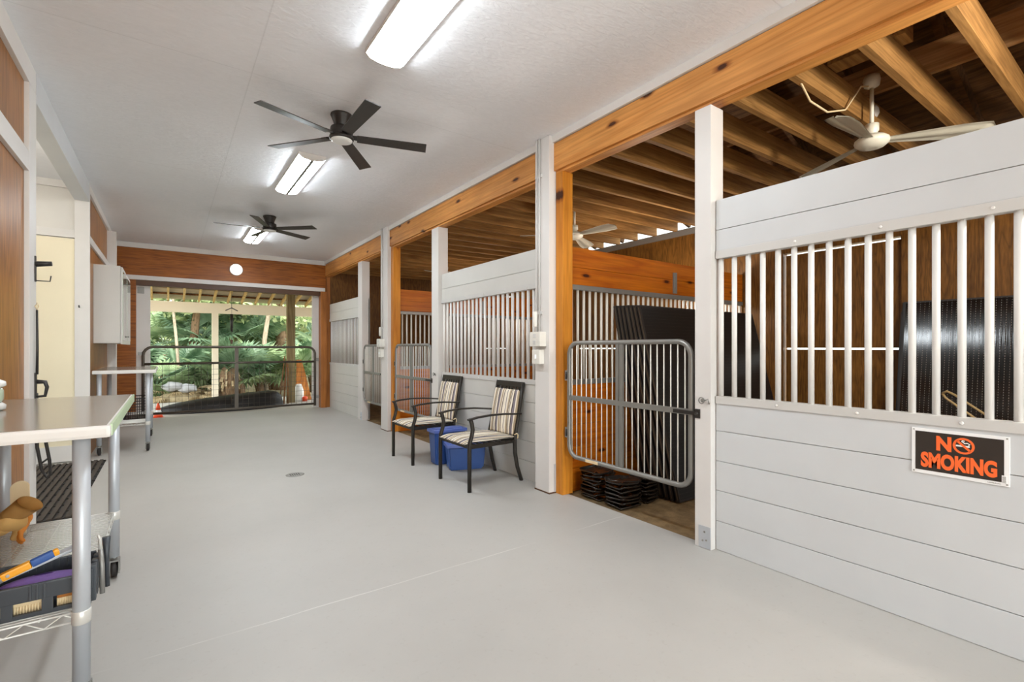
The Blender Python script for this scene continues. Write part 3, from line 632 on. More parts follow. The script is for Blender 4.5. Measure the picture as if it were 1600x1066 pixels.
# ------------------------------------------------------------------ ceiling fixtures and fans
def fixture(y0, y1, lab, xc=1.145, spine=False):
    t = thing('ceiling_light', lab, 'ceiling light', (xc, (y0 + y1) / 2, 3.12))
    w = 0.128
    mm = MB(); mm.box(xc - w, xc + w, y0, y1, 3.172, CEIL - 0.001, 0.004); mm.build('housing', M['white'], t)
    prof = [(-w + 0.004 + (2 * w - 0.008) * i / 10, 3.172 - 0.036 * math.sin(PI * i / 10) ** 0.45) for i in range(11)]
    mm = MB(); mm.prism([(x, y0 + 0.014, z) for x, z in prof], (0, y1 - y0 - 0.028, 0)); mm.build('lens', M['lens'], t)
    for ya in (y0, y1 - 0.014):
        mm = MB(); mm.prism([(x * 1.0, ya, z - 0.003) for x, z in prof] + [(xc * 0 + prof[-1][0], ya, 3.176), (prof[0][0], ya, 3.176)], (0, 0.014, 0)); mm.build('end_cap', M['white'], t)
    if spine:
        mm = MB(); mm.box(xc - 0.014, xc + 0.014, y0 + 0.014, y1 - 0.014, 3.131, 3.142, 0.002); mm.build('spine', M['channel2'], t)
    for v in t.children:
        if v.name.startswith(('lens', 'end_cap')):
            for q in v.data.vertices: q.co.x += 0 if abs(q.co.x + t.location.x - xc) < 0.5 else xc
fixture(1.80, 3.03, 'long lit ceiling light nearest the camera')
fixture(4.96, 6.24, 'lit ceiling light between the two black ceiling fans', 1.15, True)
fixture(8.4, 9.55, 'lit ceiling light beyond the far black ceiling fan', 1.19, True)

def black_fan(loc, th, lab):
    t = thing('ceiling_fan', lab, 'ceiling fan', loc)
    x, y, z = loc
    mm = MB(); mm.lathe(loc, [(0.085, -0.001), (0.086, -0.012), (0.078, -0.03), (0.066, -0.06), (0.058, -0.09), (0.055, -0.105)], 32); mm.build('canopy', M['black'], t)
    mm = MB(); mm.lathe(loc, [(0.055, -0.105), (0.085, -0.108), (0.088, -0.115), (0.088, -0.165), (0.08, -0.178), (0.095, -0.182), (0.095, -0.198), (0.086, -0.206)], 32); mm.build('motor', M['black'], t)
    mm = MB(); mm.lathe(loc, [(0.084, -0.2055), (0.08, -0.214), (0.06, -0.221), (0.02, -0.224)], 32); mm.build('light_lens', M['frost'], t)
    for k in range(5):
        a = R(th + 72 * k)
        mt = Matrix.Translation(loc) @ Matrix.Rotation(a, 4, 'Z') @ Matrix.Translation((0, 0, -0.18)) @ Matrix.Rotation(R(-11), 4, 'X')
        mm = MB()
        mm.prism([(0.12, -0.045, -0.003), (0.68, -0.06, -0.003), (0.69, 0.055, -0.003), (0.12, 0.045, -0.003)], (0, 0, 0.007)); mm.xform(mt); bl = mm.build('blade', M['fanblade'], t)
        mm = MB(); mm.prism([(0.07, -0.025, 0.004), (0.17, -0.035, 0.004), (0.17, 0.035, 0.004), (0.07, 0.025, 0.004)], (0, 0, 0.006)); mm.xform(mt); mm.build('blade_iron', M['black'], bl)
    return t
black_fan((1.15, 4.0, CEIL), 56, 'black five-blade ceiling fan nearer the camera')
black_fan((1.19, 7.68, CEIL), 30, 'black five-blade ceiling fan farther down the aisle')

def white_fan(loc, ztop, th, lab, r=0.66):
    t = thing('stall_fan', lab, 'ceiling fan', loc)
    x, y, z = loc
    mm = MB(); mm.lathe((x, y, 0), [(0.02, ztop - 0.085), (0.045, ztop - 0.07), (0.052, ztop - 0.03), (0.045, ztop)], 20); mm.build('canopy', M['fanwhite'], t)
    mm = MB(); mm.tube([(x, y, ztop - 0.06), (x, y, z + 0.09)], 0.013, 12); mm.build('down_rod', M['fanwhite'], t)
    mm = MB(); mm.lathe((x, y, z), [(0.03, 0.125), (0.042, 0.12), (0.042, 0.075), (0.034, 0.06), (0.034, 0.04)], 20); mm.build('collar', M['fanwhite'], t)
    mm = MB(); mm.lathe((x, y, z), [(0.03, 0.045), (0.075, 0.036), (0.1, 0.016), (0.104, 0.0), (0.1, -0.014), (0.075, -0.036), (0.035, -0.048)], 28); mm.build('motor', M['fanwhite'], t)
    for k in range(3):
        a = R(th + 120 * k)
        mt = Matrix.Translation(loc) @ Matrix.Rotation(a, 4, 'Z') @ Matrix.Rotation(R(-13), 4, 'X')
        mm = MB()
        def fn(u, v):
            s = v; w = 0.036 + 0.044 * min(1, s * 1.5); tip = max(0, (s - 0.9) / 0.1); w *= math.sqrt(max(0.02, 1 - tip * tip))
            return (0.085 + (r - 0.085) * s, (u - 0.5) * 2 * w, 0.006 * math.sin(u * PI * 3) + 0.004 - 0.02 * s)
        mm.grid(fn, 9, 16)
        rr = bmesh.ops.solidify(mm.bm, geom=mm.bm.faces[:], thickness=0.004)
        mm.xform(mt); mm.build('blade', M['fanwhite'], t)
    return t
white_fan((4.0, 1.276, 2.74), 3.2, 182, 'cream three-blade fan hanging among joists over the near barred panel')
white_fan((4.0, 4.3, 2.66), 3.1, 30, 'cream three-blade fan over the middle stall behind the orange partition')
white_fan((4.0, 7.62, 2.62), 3.1, 80, 'cream fan showing only its rod above the panel behind the chairs', 0.5)
mm = MB(); P = [(2.94, 1.33, 2.98), (3.1, 1.36, 2.93), (3.3, 1.38, 2.86), (3.5, 1.36, 2.84), (3.7, 1.33, 2.9), (3.88, 1.3, 3.1), (3.96, 1.285, 3.12)]
mm.tube(P, 0.006, 6); tag(mm.build('power_cord', M['tan']), 'thin tan cord sagging from the header beam to the near cream fan', 'cord')
mm = MB(); mm.lathe((4.28, 1.35, 3.02), [(0.012, 0.09), (0.03, 0.06), (0.034, 0.03), (0.02, 0.0)], 12); tag(mm.build('bare_bulb_socket', M['frost']), 'small white bulb socket under the boards behind the near cream fan', 'lamp')
gl = thing('wall_lamp', 'round lit white lamp on the plywood above the rear opening', 'lamp', (1.1, YB, 2.86))
mm = MB(); mm.lathe((1.1, YB, 2.86), [(0.1, -0.03), (0.115, -0.03), (0.12, 0.0)], 28, 'y'); mm.build('base_ring', M['white'], gl)
mm = MB(); mm.lathe((1.1, YB, 2.86), [(0.02, -0.115), (0.06, -0.105), (0.095, -0.075), (0.105, -0.03)], 28, 'y'); mm.build('globe', M['globe'], gl)

# ------------------------------------------------------------------ chairs
def make_chair(name, lab):
    t = thing(name, lab, 'chair', (0, 0, 0))
    F = M['chairframe']
    for s in (-1, 1):
        y = s * 0.283
        mm = MB(); mm.tube([(-0.285, y, 0.0), (-0.285, y, 0.40), (-0.282, y, 0.44), (-0.262, y, 0.50), (-0.250, y, 0.56), (-0.262, y, 0.62), (-0.275, y, 0.655)], 0.019, 10); mm.build('front_leg', F, t)
        yr = s * 0.225
        mm = MB(); mm.tube([(0.335, yr * 1.04, 0.0), (0.29, yr, 0.14), (0.262, yr, 0.28), (0.258, yr, 0.42), (0.285, yr, 0.55), (0.325, yr, 0.75), (0.365, yr, 0.95)], [0.019, 0.019, 0.02, 0.02, 0.018, 0.017, 0.016], 10); mm.build('back_leg', F, t)
        mm = MB()
        pts = [(-0.30, y, 0.652), (-0.2, y * 1.01, 0.668), (-0.05, y * 1.01, 0.678), (0.1, y * 0.98, 0.675), (0.24, y * 0.9, 0.662), (0.325, yr * 1.02, 0.655)]
        for a, b in zip(pts, pts[1:]): mm.obox(a, b, 0.036, 0.016, 0.003)
        mm.build('armrest', F, t)
        mm = MB(); mm.obox((-0.28, y, 0.405), (0.262, yr, 0.395), 0.02, 0.035, 0.003); mm.build('side_rail', F, t)
    mm = MB(); mm.obox((-0.28, -0.28, 0.405), (-0.28, 0.28, 0.405), 0.02, 0.035, 0.003); mm.obox((0.26, -0.225, 0.395), (0.26, 0.225, 0.395), 0.02, 0.035, 0.003)
    for i in range(7):
        x = -0.2 + 0.07 * i; mm.obox((x, -0.27, 0.408), (x, 0.27, 0.408), 0.04, 0.008)
    mm.build('seat_slats', F, t)
    mm = MB(); mm.obox((0.362, -0.238, 0.935), (0.362, 0.238, 0.935), 0.022, 0.055, 0.006, up=(0.2, 0, 1)); mm.build('top_rail', F, t)
    mm = MB(); mm.obox((0.288, -0.225, 0.53), (0.288, 0.225, 0.53), 0.018, 0.035, 0.003); mm.build('lower_back_rail', F, t)
    for i in range(7):
        y = -0.18 + 0.06 * i; mm = MB(); mm.obox((0.29, y, 0.53), (0.352, y, 0.915), 0.008, 0.026, 0.002, up=(0, 1, 0)); mm.build('back_slat', F, t)
    # cushions: closed puffy slabs
    def slab(p0, p1, p2, nrm, th, nu, nv, puck):
        p0, p1, p2, nrm = Vector(p0), Vector(p1), Vector(p2), Vector(nrm).normalized()
        mm = MB()
        def side(sg):
            def fn(u, v):
                e = (min(u, 1 - u) * 2) ** 0.35 * (min(v, 1 - v) * 2) ** 0.35 if 0 < u < 1 and 0 < v < 1 else 0
                q = 0.004 * math.sin(u * 19) * math.sin(v * 7 + 1) * e
                pk = puck * math.exp(-((v - 0.06) / 0.05) ** 2) * (0.6 + 0.4 * math.sin(u * 34))
                b = (p1 - p0) * u; w = (p2 - p0) * v
                return p0 + b + w + nrm * (sg * th * e + q - pk * e)
            return fn
        mm.grid(side(1), nu, nv); mm.grid(side(-1), nu, nv)
        bmesh.ops.remove_doubles(mm.bm, verts=mm.bm.verts, dist=0.0004)
        return mm
    sc = slab((0.27, -0.25, 0.437), (0.27, 0.25, 0.437), (-0.33, -0.27, 0.448), (0.02, 0, 1), 0.024, 26, 26, 0.016)
    for v in sc.bm.verts:
        if v.co.x < -0.25: v.co.z -= 0.25 * (-0.25 - v.co.x)
    sc.build('seat_cushion', M['cushion'], t)
    slab((0.252, -0.225, 0.445), (0.252, 0.225, 0.445), (0.328, -0.22, 0.885), (-1, 0, 0.2), 0.026, 26, 26, 0.016).build('back_cushion', M['cushion'], t)
    for s in (-1, 1):
        mm = MB(); y = s * 0.232; mm.tube([(0.25, y, 0.455), (0.268, s * 0.25, 0.47), (0.285, s * 0.245, 0.45), (0.27, s * 0.255, 0.42)], 0.006, 6); mm.build('cushion_tie', M['tan'], t)
    return t
c1 = make_chair('patio_armchair', 'striped-cushion metal armchair nearer the camera, in front of the blue boxes')
c1.location = (2.49, 4.03, 0)
c2 = copy_tree(c1, (2.49, 5.26, 0), R(0), 'striped-cushion metal armchair farther away, beside the second stall gate')

# blue boxes
def tote(loc, rz, L, W_, H, lab):
    t = thing('storage_box', lab, 'storage box', (0, 0, 0))
    mm = MB()
    def ringpts(l, w, z): return [(0, 0, z), (l, 0, z), (l, w, z), (0, w, z)]
    a = 0.02; r = 0.0
    bot = [(a, a, 0), (L - a, a, 0), (L - a, W_ - a, 0), (a, W_ - a, 0)]; topp = [(0, 0, H), (L, 0, H), (L, W_, H), (0, W_, H)]
    vb = [mm.bm.verts.new(p) for p in bot]; vt = [mm.bm.verts.new(p) for p in topp]
    mm.bm.faces.new(vb[::-1]); mm.bm.faces.new(vt)
    for i in range(4): mm.bm.faces.new((vb[i], vb[(i + 1) % 4], vt[(i + 1) % 4], vt[i]))
    bmesh.ops.bevel(mm.bm, geom=mm.bm.edges[:], offset=0.018, segments=3, affect='EDGES')
    mm.build('body', M['blue'], t)
    mm = MB(); mm.box(-0.012, L + 0.012, -0.012, W_ + 0.012, H - 0.012, H + 0.022, 0.008); mm.box(0.03, L - 0.03, 0.03, W_ - 0.03, H + 0.02, H + 0.03, 0.005); mm.build('lid', M['bluelid'], t)
    t.location = loc; t.rotation_euler.z = rz
    return t
tote((2.39, 4.50, 0), R(-18), 0.41, 0.22, 0.255, 'blue plastic box with its worn side showing under the near chair')
tote((2.385, 4.79, 0), R(-2), 0.38, 0.19, 0.37, 'taller blue plastic box with a pale lid between the two chairs')

# ------------------------------------------------------------------ left work carts
def caster(mm_parent, x, y):
    c = MB(); c.tube([(x, y, 0.125), (x, y, 0.10)], 0.012, 10); c.box(x - 0.026, x - 0.021, y - 0.03, y + 0.035, 0.03, 0.105, 0.001); c.box(x + 0.021, x + 0.026, y - 0.03, y + 0.035, 0.03, 0.105, 0.001); c.box(x - 0.026, x + 0.026, y - 0.03, y + 0.03, 0.098, 0.106)
    c = c.build('caster', M['channel2'], mm_parent)
    w = MB(); w.lathe((x - 0.016, y + 0.02, 0.054), [(0.036, 0.0), (0.054, 0.004), (0.054, 0.028), (0.036, 0.032)], 20, 'x'); w.build('wheel', M['rubber'], mm_parent)
def cart(x0, x1, y0, y1, lab, mint):
    t = thing('work_cart', lab, 'work table', ((x0 + x1) / 2, (y0 + y1) / 2, 0))
    mm = MB(); mm.box(x0, x1, y0, y1, 0.985, 1.028, 0.012); top = mm.build('table_top', M['tablewhite'], t)
    mm = MB(); mm.box(x0 + 0.012, x1 - 0.012, y0 + 0.012, y1 - 0.012, 1.0272, 1.0296); mm.build('work_surface', M['tabletop'], top)
    if mint:
        mm = MB(); mm.box(x1 - 0.006, x1 + 0.003, y0 + 0.03, y1 - 0.01, 0.988, 1.0285, 0.002); mm.build('edge_band', M['mint'], top)
    lx = (x0 + 0.06, x1 - 0.085); ly = (y0 + 0.07, y1 - 0.075)
    for x in lx:
        for y in ly:
            r = 0.025
            l = MB(); l.tube([(x, y, 0.12), (x, y, 0.986)], r, 20); l = l.build('leg', M['steel'], t)
            q = MB(); q.lathe((x, y, 0.33), [(r + 0.0005, 0), (r + 0.0025, 0.002), (r + 0.0025, 0.045), (r + 0.0005, 0.047)], 20); q.build('shelf_collar', M['wire'], l)
            caster(t, x, y)
    # wire shelf
    mm = MB(); z = 0.37; n = int((ly[1] - ly[0]) / 0.022)
    for i in range(n + 1):
        y = ly[0] + (ly[1] - ly[0]) * i / n; mm.tube([(lx[0], y, z), (lx[1], y, z)], 0.0022, 5)
    for f in (0.25, 0.5, 0.75):
        x = lx[0] + (lx[1] - lx[0]) * f; mm.tube([(x, ly[0], z - 0.004), (x, ly[1], z - 0.004)], 0.003, 5)
    for (a, b) in (((lx[0], ly[0]), (lx[1], ly[0])), ((lx[0], ly[1]), (lx[1], ly[1])), ((lx[0], ly[0]), (lx[0], ly[1])), ((lx[1], ly[0]), (lx[1], ly[1]))):
        a3 = Vector((a[0], a[1], z)); b3 = Vector((b[0], b[1], z)); dn = Vector((0, 0, -0.032))
        mm.tube([a3, b3], 0.0035, 6); mm.tube([a3 + dn, b3 + dn], 0.0035, 6)
        L = (b3 - a3).length; k = int(L / 0.045)
        mm.tube([a3.lerp(b3, i / k) + (dn if i % 2 else Vector()) for i in range(k + 1)], 0.0025, 5)
    mm.build('wire_shelf', M['wire'], t)
    return t
cart(-0.745, -0.165, 2.2, 3.6, 'near rolling work table with grey legs and a pale green edge', True)
cart(-0.74, -0.125, 7.55, 8.95, 'far rolling work table under the white wall cabinet', False)
# black mesh basket on the far cart shelf
bk = thing('mesh_basket', 'black mesh basket on the lower shelf of the far work table', 'basket', (-0.36, 8.2, 0.376))
mm = MB(); bx0, bx1, by0, by1, bz0, bz1 = -0.47, -0.235, 7.95, 8.45, 0.376, 0.64
for i in range(8):
    z = bz0 + (bz1 - bz0) * i / 7; mm.tube([(bx0, by0, z), (bx1, by0, z), (bx1, by1, z), (bx0, by1, z)], 0.0035, 5, True)
for i in range(11):
    f = i / 10
    for y in (by0, by1): mm.tube([(bx0 + (bx1 - bx0) * f, y, bz0), (bx0 + (bx1 - bx0) * f, y, bz1)], 0.0025, 5)
for i in range(21):
    f = i / 20
    for x in (bx0, bx1): mm.tube([(x, by0 + (by1 - by0) * f, bz0), (x, by0 + (by1 - by0) * f, bz1)], 0.0025, 5)
mm.build('mesh_wall', M['black'], bk)
mm = MB(); mm.box(bx0, bx1, by0, by1, bz0 - 0.002, bz0 + 0.006); mm.build('base', M['black'], bk)
mm = MB(); mm.tube([(bx0, by0, bz1), (bx1, by0, bz1), (bx1, by1, bz1), (bx0, by1, bz1)], 0.007, 6, True); mm.build('rim', M['black'], bk)

# tote caddy with grooming tools on the near cart shelf
SZ = 0.374
cd = thing('grooming_caddy', 'slate plastic caddy full of grooming tools on the near wire shelf', 'caddy', (-0.45, 2.52, SZ))
cx0, cx1, cy0, cy1 = -0.66, -0.228, 2.315, 2.475
mm = MB(); mm.box(cx0, cx1, cy0, cy1, SZ, SZ + 0.012, 0.003); mm.build('base', M['caddy'], cd)
mm = MB()
mm.box(cx0, cx1, cy0 - 0.01, cy0 + 0.004, SZ + 0.055, SZ + 0.112, 0.004)
for i in range(5):
    x = cx0 + (cx1 - cx0 - 0.03) * i / 4; mm.box(x, x + 0.03, cy0 - 0.008, cy0 + 0.004, SZ, SZ + 0.09, 0.003)
mm.box(cx0, cx1, cy0 - 0.006, cy0 + 0.004, SZ, SZ + 0.014)
for i in range(3): mm.box(-0.39 + 0.018 * i, -0.382 + 0.018 * i, cy0 - 0.015, cy0 - 0.005, SZ + 0.057, SZ + 0.11, 0.002)
mm.build('front_wall', M['caddy'], cd)
mm = MB(); mm.box(cx0, cx1, cy1 - 0.006, cy1 + 0.006, SZ, SZ + 0.135, 0.004)
for i in range(20): mm.box(cx0 + 0.021 * i, cx0 + 0.012 + 0.021 * i, cy1 - 0.012, cy1 - 0.004, SZ + 0.1, SZ + 0.133, 0.001)
mm.build('back_wall', M['caddy'], cd)
mm = MB(); mm.box(cx1 - 0.006, cx1 + 0.004, cy0, cy1, SZ + 0.05, SZ + 0.12, 0.004)
for y in (2.325, 2.38, 2.435): mm.box(cx1 - 0.006, cx1 + 0.012, y, y + 0.03, SZ, SZ + 0.13, 0.004)
mm.build('end_wall', M['caddy'], cd)
mm = MB(); mm.box(cx0 - 0.004, cx0 + 0.008, cy0, cy1, SZ, SZ + 0.12, 0.004); mm.build('far_end_wall', M['caddy'], cd)
def brush(loc, rz, tilt, L, w, h, body, bristle, lab, name='grooming_brush'):
    t = thing(name, lab, 'brush', (0, 0, 0))
    mm = MB(); mm.box(-L / 2, L / 2, -w / 2, w / 2, 0.5 * h, h, 0.008); mm.build('brush_back', body, t)
    mm = MB()
    for i in range(12):
        for j in range(5):
            x = -L / 2 + L * (i + 0.7) / 12.4; y = -w / 2 + w * (j + 0.7) / 5.4
            mm.tube([(x, y, 0.55 * h), (x * 1.02, y * 1.04, 0.0)], [0.0045, 0.0035], 5)
    mm.build('bristles', bristle, t)
    t.location = loc; t.rotation_euler = (tilt, 0, rz); return t
brush((-0.50, 2.346, SZ + 0.012), 0.0, 0.0, 0.1, 0.045, 0.084, M['purple'], M['tan'], 'purple-backed brush at the left front of the caddy')
brush((-0.395, 2.346, SZ + 0.012), 0.0, 0.0, 0.09, 0.045, 0.05, M['tan'], M['tan'], 'pale wooden brush low in the middle front of the caddy')
brush((-0.285, 2.346, SZ + 0.012), 0.0, 0.0, 0.075, 0.045, 0.05, M['cypress'], M['tan'], 'brown wooden brush low at the right end of the caddy')
t = thing('curry_comb', 'flat purple oval curry comb lying on top of the caddy brushes', 'comb', (-0.36, 2.36, SZ + 0.1))
mm = MB(); mm.grid(lambda u, v: (-0.36 + (0.02 + 0.075 * v) * math.cos(2 * PI * u) * 1.25, 2.362 + (0.02 + 0.075 * v) * math.sin(2 * PI * u) * 0.4, SZ + 0.122 - 0.02 * v * v), 24, 6, True, True)
bmesh.ops.solidify(mm.bm, geom=mm.bm.faces[:], thickness=0.008); mm.build('pad', M['purple'], t)
mm = MB()
for i in range(20):
    a = 2 * PI * i / 20; mm.tube([(-0.36 + 0.112 * math.cos(a), 2.362 + 0.033 * math.sin(a), SZ + 0.1), (-0.36 + 0.113 * math.cos(a), 2.362 + 0.034 * math.sin(a), SZ + 0.08)], 0.004, 5)
mm.build('teeth', M['purple'], t)
t = thing('hoof_rasp', 'long silver rasp lying diagonally across the caddy behind the orange tool', 'rasp', (-0.38, 2.42, SZ + 0.13))
mm = MB(); mm.obox((-0.47, 2.405, SZ + 0.118), (-0.255, 2.45, SZ + 0.182), 0.045, 0.01, 0.002); mm.build('blade', M['steel'], t)
mm = MB(); mm.obox((-0.56, 2.39, SZ + 0.095), (-0.47, 2.405, SZ + 0.118), 0.03, 0.02, 0.006); mm.build('tang', M['channel2'], t)
t = thing('hand_tool', 'orange and blue handled tool lying on top of the caddy', 'tool', (-0.4, 2.36, SZ + 0.14))
mm = MB(); mm.obox((-0.465, 2.352, SZ + 0.14), (-0.393, 2.362, SZ + 0.166), 0.026, 0.026, 0.006); h1 = mm.build('handle', M['yellow'], t)
mm = MB(); mm.lathe((-0.447, 2.341, SZ + 0.146), [(0.005, 0.0), (0.005, -0.003), (0.003, -0.005)], 10, 'y'); mm.build('rivet', M['steel'], h1)
mm = MB(); mm.obox((-0.393, 2.362, SZ + 0.166), (-0.335, 2.372, SZ + 0.187), 0.026, 0.026, 0.008); mm.build('grip', M['bluegrip'], t)
mm = MB(); mm.obox((-0.337, 2.3715, SZ + 0.1865), (-0.322, 2.374, SZ + 0.191), 0.024, 0.023, 0.007); mm.build('end_cap', M['yellow'], t)
t = thing('hoof_pick', 'grey metal pick standing upright at the right end of the caddy', 'tool', (-0.20, 2.4, SZ))
mm = MB(); mm.tube([(-0.202, 2.37, SZ + 0.003), (-0.204, 2.385, SZ + 0.1), (-0.21, 2.40, SZ + 0.16)], 0.008, 8); mm.build('handle', M['channel2'], t)
mm = MB(); mm.tube([(-0.21, 2.40, SZ + 0.16), (-0.212, 2.405, SZ + 0.2), (-0.218, 2.40, SZ + 0.215)], [0.006, 0.006, 0.004], 8); mm.build('hook', M['wire'], t)
mm = MB(); mm.tube([(-0.192, 2.43, SZ + 0.003), (-0.195, 2.44, SZ + 0.12), (-0.197, 2.445, SZ + 0.19)], [0.008, 0.008, 0.014], 8); tag(mm.build('brush_handle', M['caddy']), 'short dark handle standing behind the metal pick', 'handle')
# gloves
def glove(loc, rz, mat, lab, sc=1.0, cuff=None):
    t = thing('work_glove', lab, 'glove', (0, 0, 0))
    me = bpy.data.meshes.new('glove_body'); bm = bmesh.new(); lay = bm.verts.layers.skin.verify()
    def V(p, r):
        v = bm.verts.new(Vector(p) * sc); v[lay].radius = (r * sc, r * sc * 0.8); return v
    w = V((0, 0, 0.045), 0.045); p1 = V((0.05, 0, 0.055), 0.05); p2 = V((0.10, 0, 0.06), 0.046); w[lay].use_root = True
    bm.edges.new((w, p1)); bm.edges.new((p1, p2))
    for i, (dy, L) in enumerate(((-0.036, 0.07), (-0.012, 0.085), (0.014, 0.08), (0.036, 0.06))):
        a = V((0.125, dy, 0.06), 0.017); b = V((0.125 + L * 0.55, dy * 1.25, 0.055), 0.016); c = V((0.125 + L * 0.95, dy * 1.3, 0.03), 0.014)
        bm.edges.new((p2, a)); bm.edges.new((a, b)); bm.edges.new((b, c))
    a = V((0.06, -0.055, 0.05), 0.02); b = V((0.1, -0.085, 0.04), 0.017); c = V((0.13, -0.09, 0.025), 0.014)
    bm.edges.new((p1, a)); bm.edges.new((a, b)); bm.edges.new((b, c))
    bm.to_mesh(me); bm.free(); o = bpy.data.objects.new('glove_body', me); COL.objects.link(o)
    o.modifiers.new('skin', 'SKIN'); s = o.modifiers.new('sub', 'SUBSURF'); s.levels = 2; s.render_levels = 2
    dg = bpy.context.evaluated_depsgraph_get(); dg.update()
    m2 = bpy.data.meshes.new_from_object(o.evaluated_get(dg)); bpy.data.objects.remove(o)
    mz = min(v.co.z for v in m2.vertices)
    for v in m2.vertices: v.co.z -= mz
    for p in m2.polygons: p.use_smooth = True
    m2.materials.clear(); m2.materials.append(mat); m2.name = 'leather'
    o = bpy.data.objects.new('leather', m2); COL.objects.link(o); o.parent = t; WL[o.name] = Vector()
    mm = MB(); mm.grid(lambda u, v: ((0.035 - 0.085 * v) * sc, math.cos(2 * PI * u) * (0.046 + 0.008 * v) * sc, (0.048 + math.sin(2 * PI * u) * (0.03 + 0.006 * v)) * sc), 20, 5, True, True)
    bmesh.ops.solidify(mm.bm, geom=mm.bm.faces[:], thickness=0.004); mm.build('cuff', cuff or mat, t)
    t.location = loc; t.rotation_euler = rz
    rm = t.rotation_euler.to_matrix(); mz = min((rm @ v.co).z for ch in t.children for v in ch.data.vertices)
    t.location.z = SZ + 0.004 - mz; return t
glove((-0.535, 3.06, SZ + 0.085), (R(25), R(38), R(160)), M['glove'], 'tan leather work glove on the near wire shelf', 1.12)
glove((-0.52, 3.2, SZ + 0.15), (R(0), R(76), R(200)), M['glove2'], 'orange leather work glove with grey-green lining behind the tan glove', 0.72, M['teal'])
t = thing('oval_brush', 'cream oval-ended brush standing upright behind the gloves', 'brush', (-0.6, 3.36, SZ))
mm = MB(); mm.prism([(-0.6 + 0.034 * math.cos(R(a)), 3.36, SZ + 0.2 + (0.03 if math.sin(R(a)) > 0 else -0.03) + 0.034 * math.sin(R(a))) for a in range(0, 360, 15)], (0, 0.02, 0)); mm.box(-0.622, -0.578, 3.362, 3.378, SZ + 0.003, SZ + 0.145, 0.003); mm.build('brush_back', M['tan'], t)
mm = MB(); mm.box(-0.618, -0.582, 3.38, 3.40, SZ + 0.15, SZ + 0.25); mm.build('bristles', M['frost'], t)
# small lantern-like item at the left edge of the table
t = thing('table_lantern', 'small white and grey rounded object at the left end of the near table', 'ornament', (-0.625, 2.98, 1.0297))
mm = MB(); mm.lathe((-0.625, 2.98, 1.0298), [(0.035, 0), (0.05, 0.006), (0.052, 0.024), (0.04, 0.034)], 24); mm.build('foot', M['channel'], t)
mm = MB(); mm.lathe((-0.625, 2.98, 1.0298), [(0.038, 0.034), (0.044, 0.05), (0.044, 0.085), (0.038, 0.1)], 24); mm.build('body', M['cabglass'], t)
mm = MB(); mm.lathe((-0.625, 2.98, 1.0298), [(0.04, 0.1), (0.052, 0.108), (0.05, 0.125), (0.03, 0.136)], 24); mm.build('cap', M['frost'], t)

# floor mat and drain
t = thing('drain_mat', 'dark slatted rubber floor mat in front of the cream door', 'mat', (-0.95, 6.2, 0))
mm = MB(); x = -1.42
while x < -0.6:
    mm.box(x, x + 0.032, 4.95, 7.26, 0.004, 0.018, 0.002); x += 0.052
mm.build('ribs', M['mat'], t)
mm = MB()
for k in range(12): mm.box(-1.43, -0.585, 4.96 + k * 0.207, 4.985 + k * 0.207, 0.0005, 0.008)
mm.box(-1.43, -0.585, 4.95, 7.26, 0.0004, 0.001)
mm.build('cross_ribs', M['rubber'], t)
t = thing('floor_drain', 'small round grey drain in the middle of the aisle floor', 'drain', (1.058, 5.31, 0))
mm = MB(); mm.lathe((1.058, 5.31, 0), [(0.088, 0.0003), (0.088, 0.003), (0.07, 0.004)], 28); mm.build('cover', M['channel2'], t)
mm = MB()
for k in range(5): mm.box(1.01 + 0.02 * k, 1.018 + 0.02 * k, 5.27, 5.35, 0.0035, 0.0048)
mm.build('slots', M['rubber'], t)

# wall cabinet
cb = thing('wall_cabinet', 'white wall cabinet hanging above the far work table', 'cabinet', (-0.63, 8.8, 1.362))
mm = MB(); mm.box(XL + 0.001, -0.505, 8.0, 9.6, 1.362, 2.36, 0.002); mm.build('body', M['cabinet'], cb)
for (a, b) in ((8.01, 8.795), (8.805, 9.59)):
    d = MB(); d.box(-0.503, -0.485, a, b, 1.35, 2.35, 0.003); d = d.build('door', M['cabinet'], cb)
    mm = MB(); mm.box(-0.486, -0.480, a + 0.05, b - 0.05, 1.40, 2.30, 0.001); mm.build('glossy_panel', M['cabglass'], d)
    mm = MB(); mm.lathe((-0.485, (a + 0.03) if a > 8.5 else (b - 0.03), 1.46), [(0.006, 0), (0.006, 0.015), (0.012, 0.02), (0.01, 0.028)], 10, 'x'); mm.build('knob', M['channel2'], d)
t = thing('wall_outlet', 'small white outlet on the wall below the far end of the cabinet', 'outlet', (XL, 9.95, 1.2))
mm = MB(); mm.box(XL, XL + 0.05, 9.9, 10.0, 1.16, 1.3, 0.006); mm.build('box', M['switch'], t)
mm = MB(); mm.box(XL + 0.05, XL + 0.054, 9.93, 9.97, 1.19, 1.27, 0.002); mm.build('sockets', M['channel'], t)
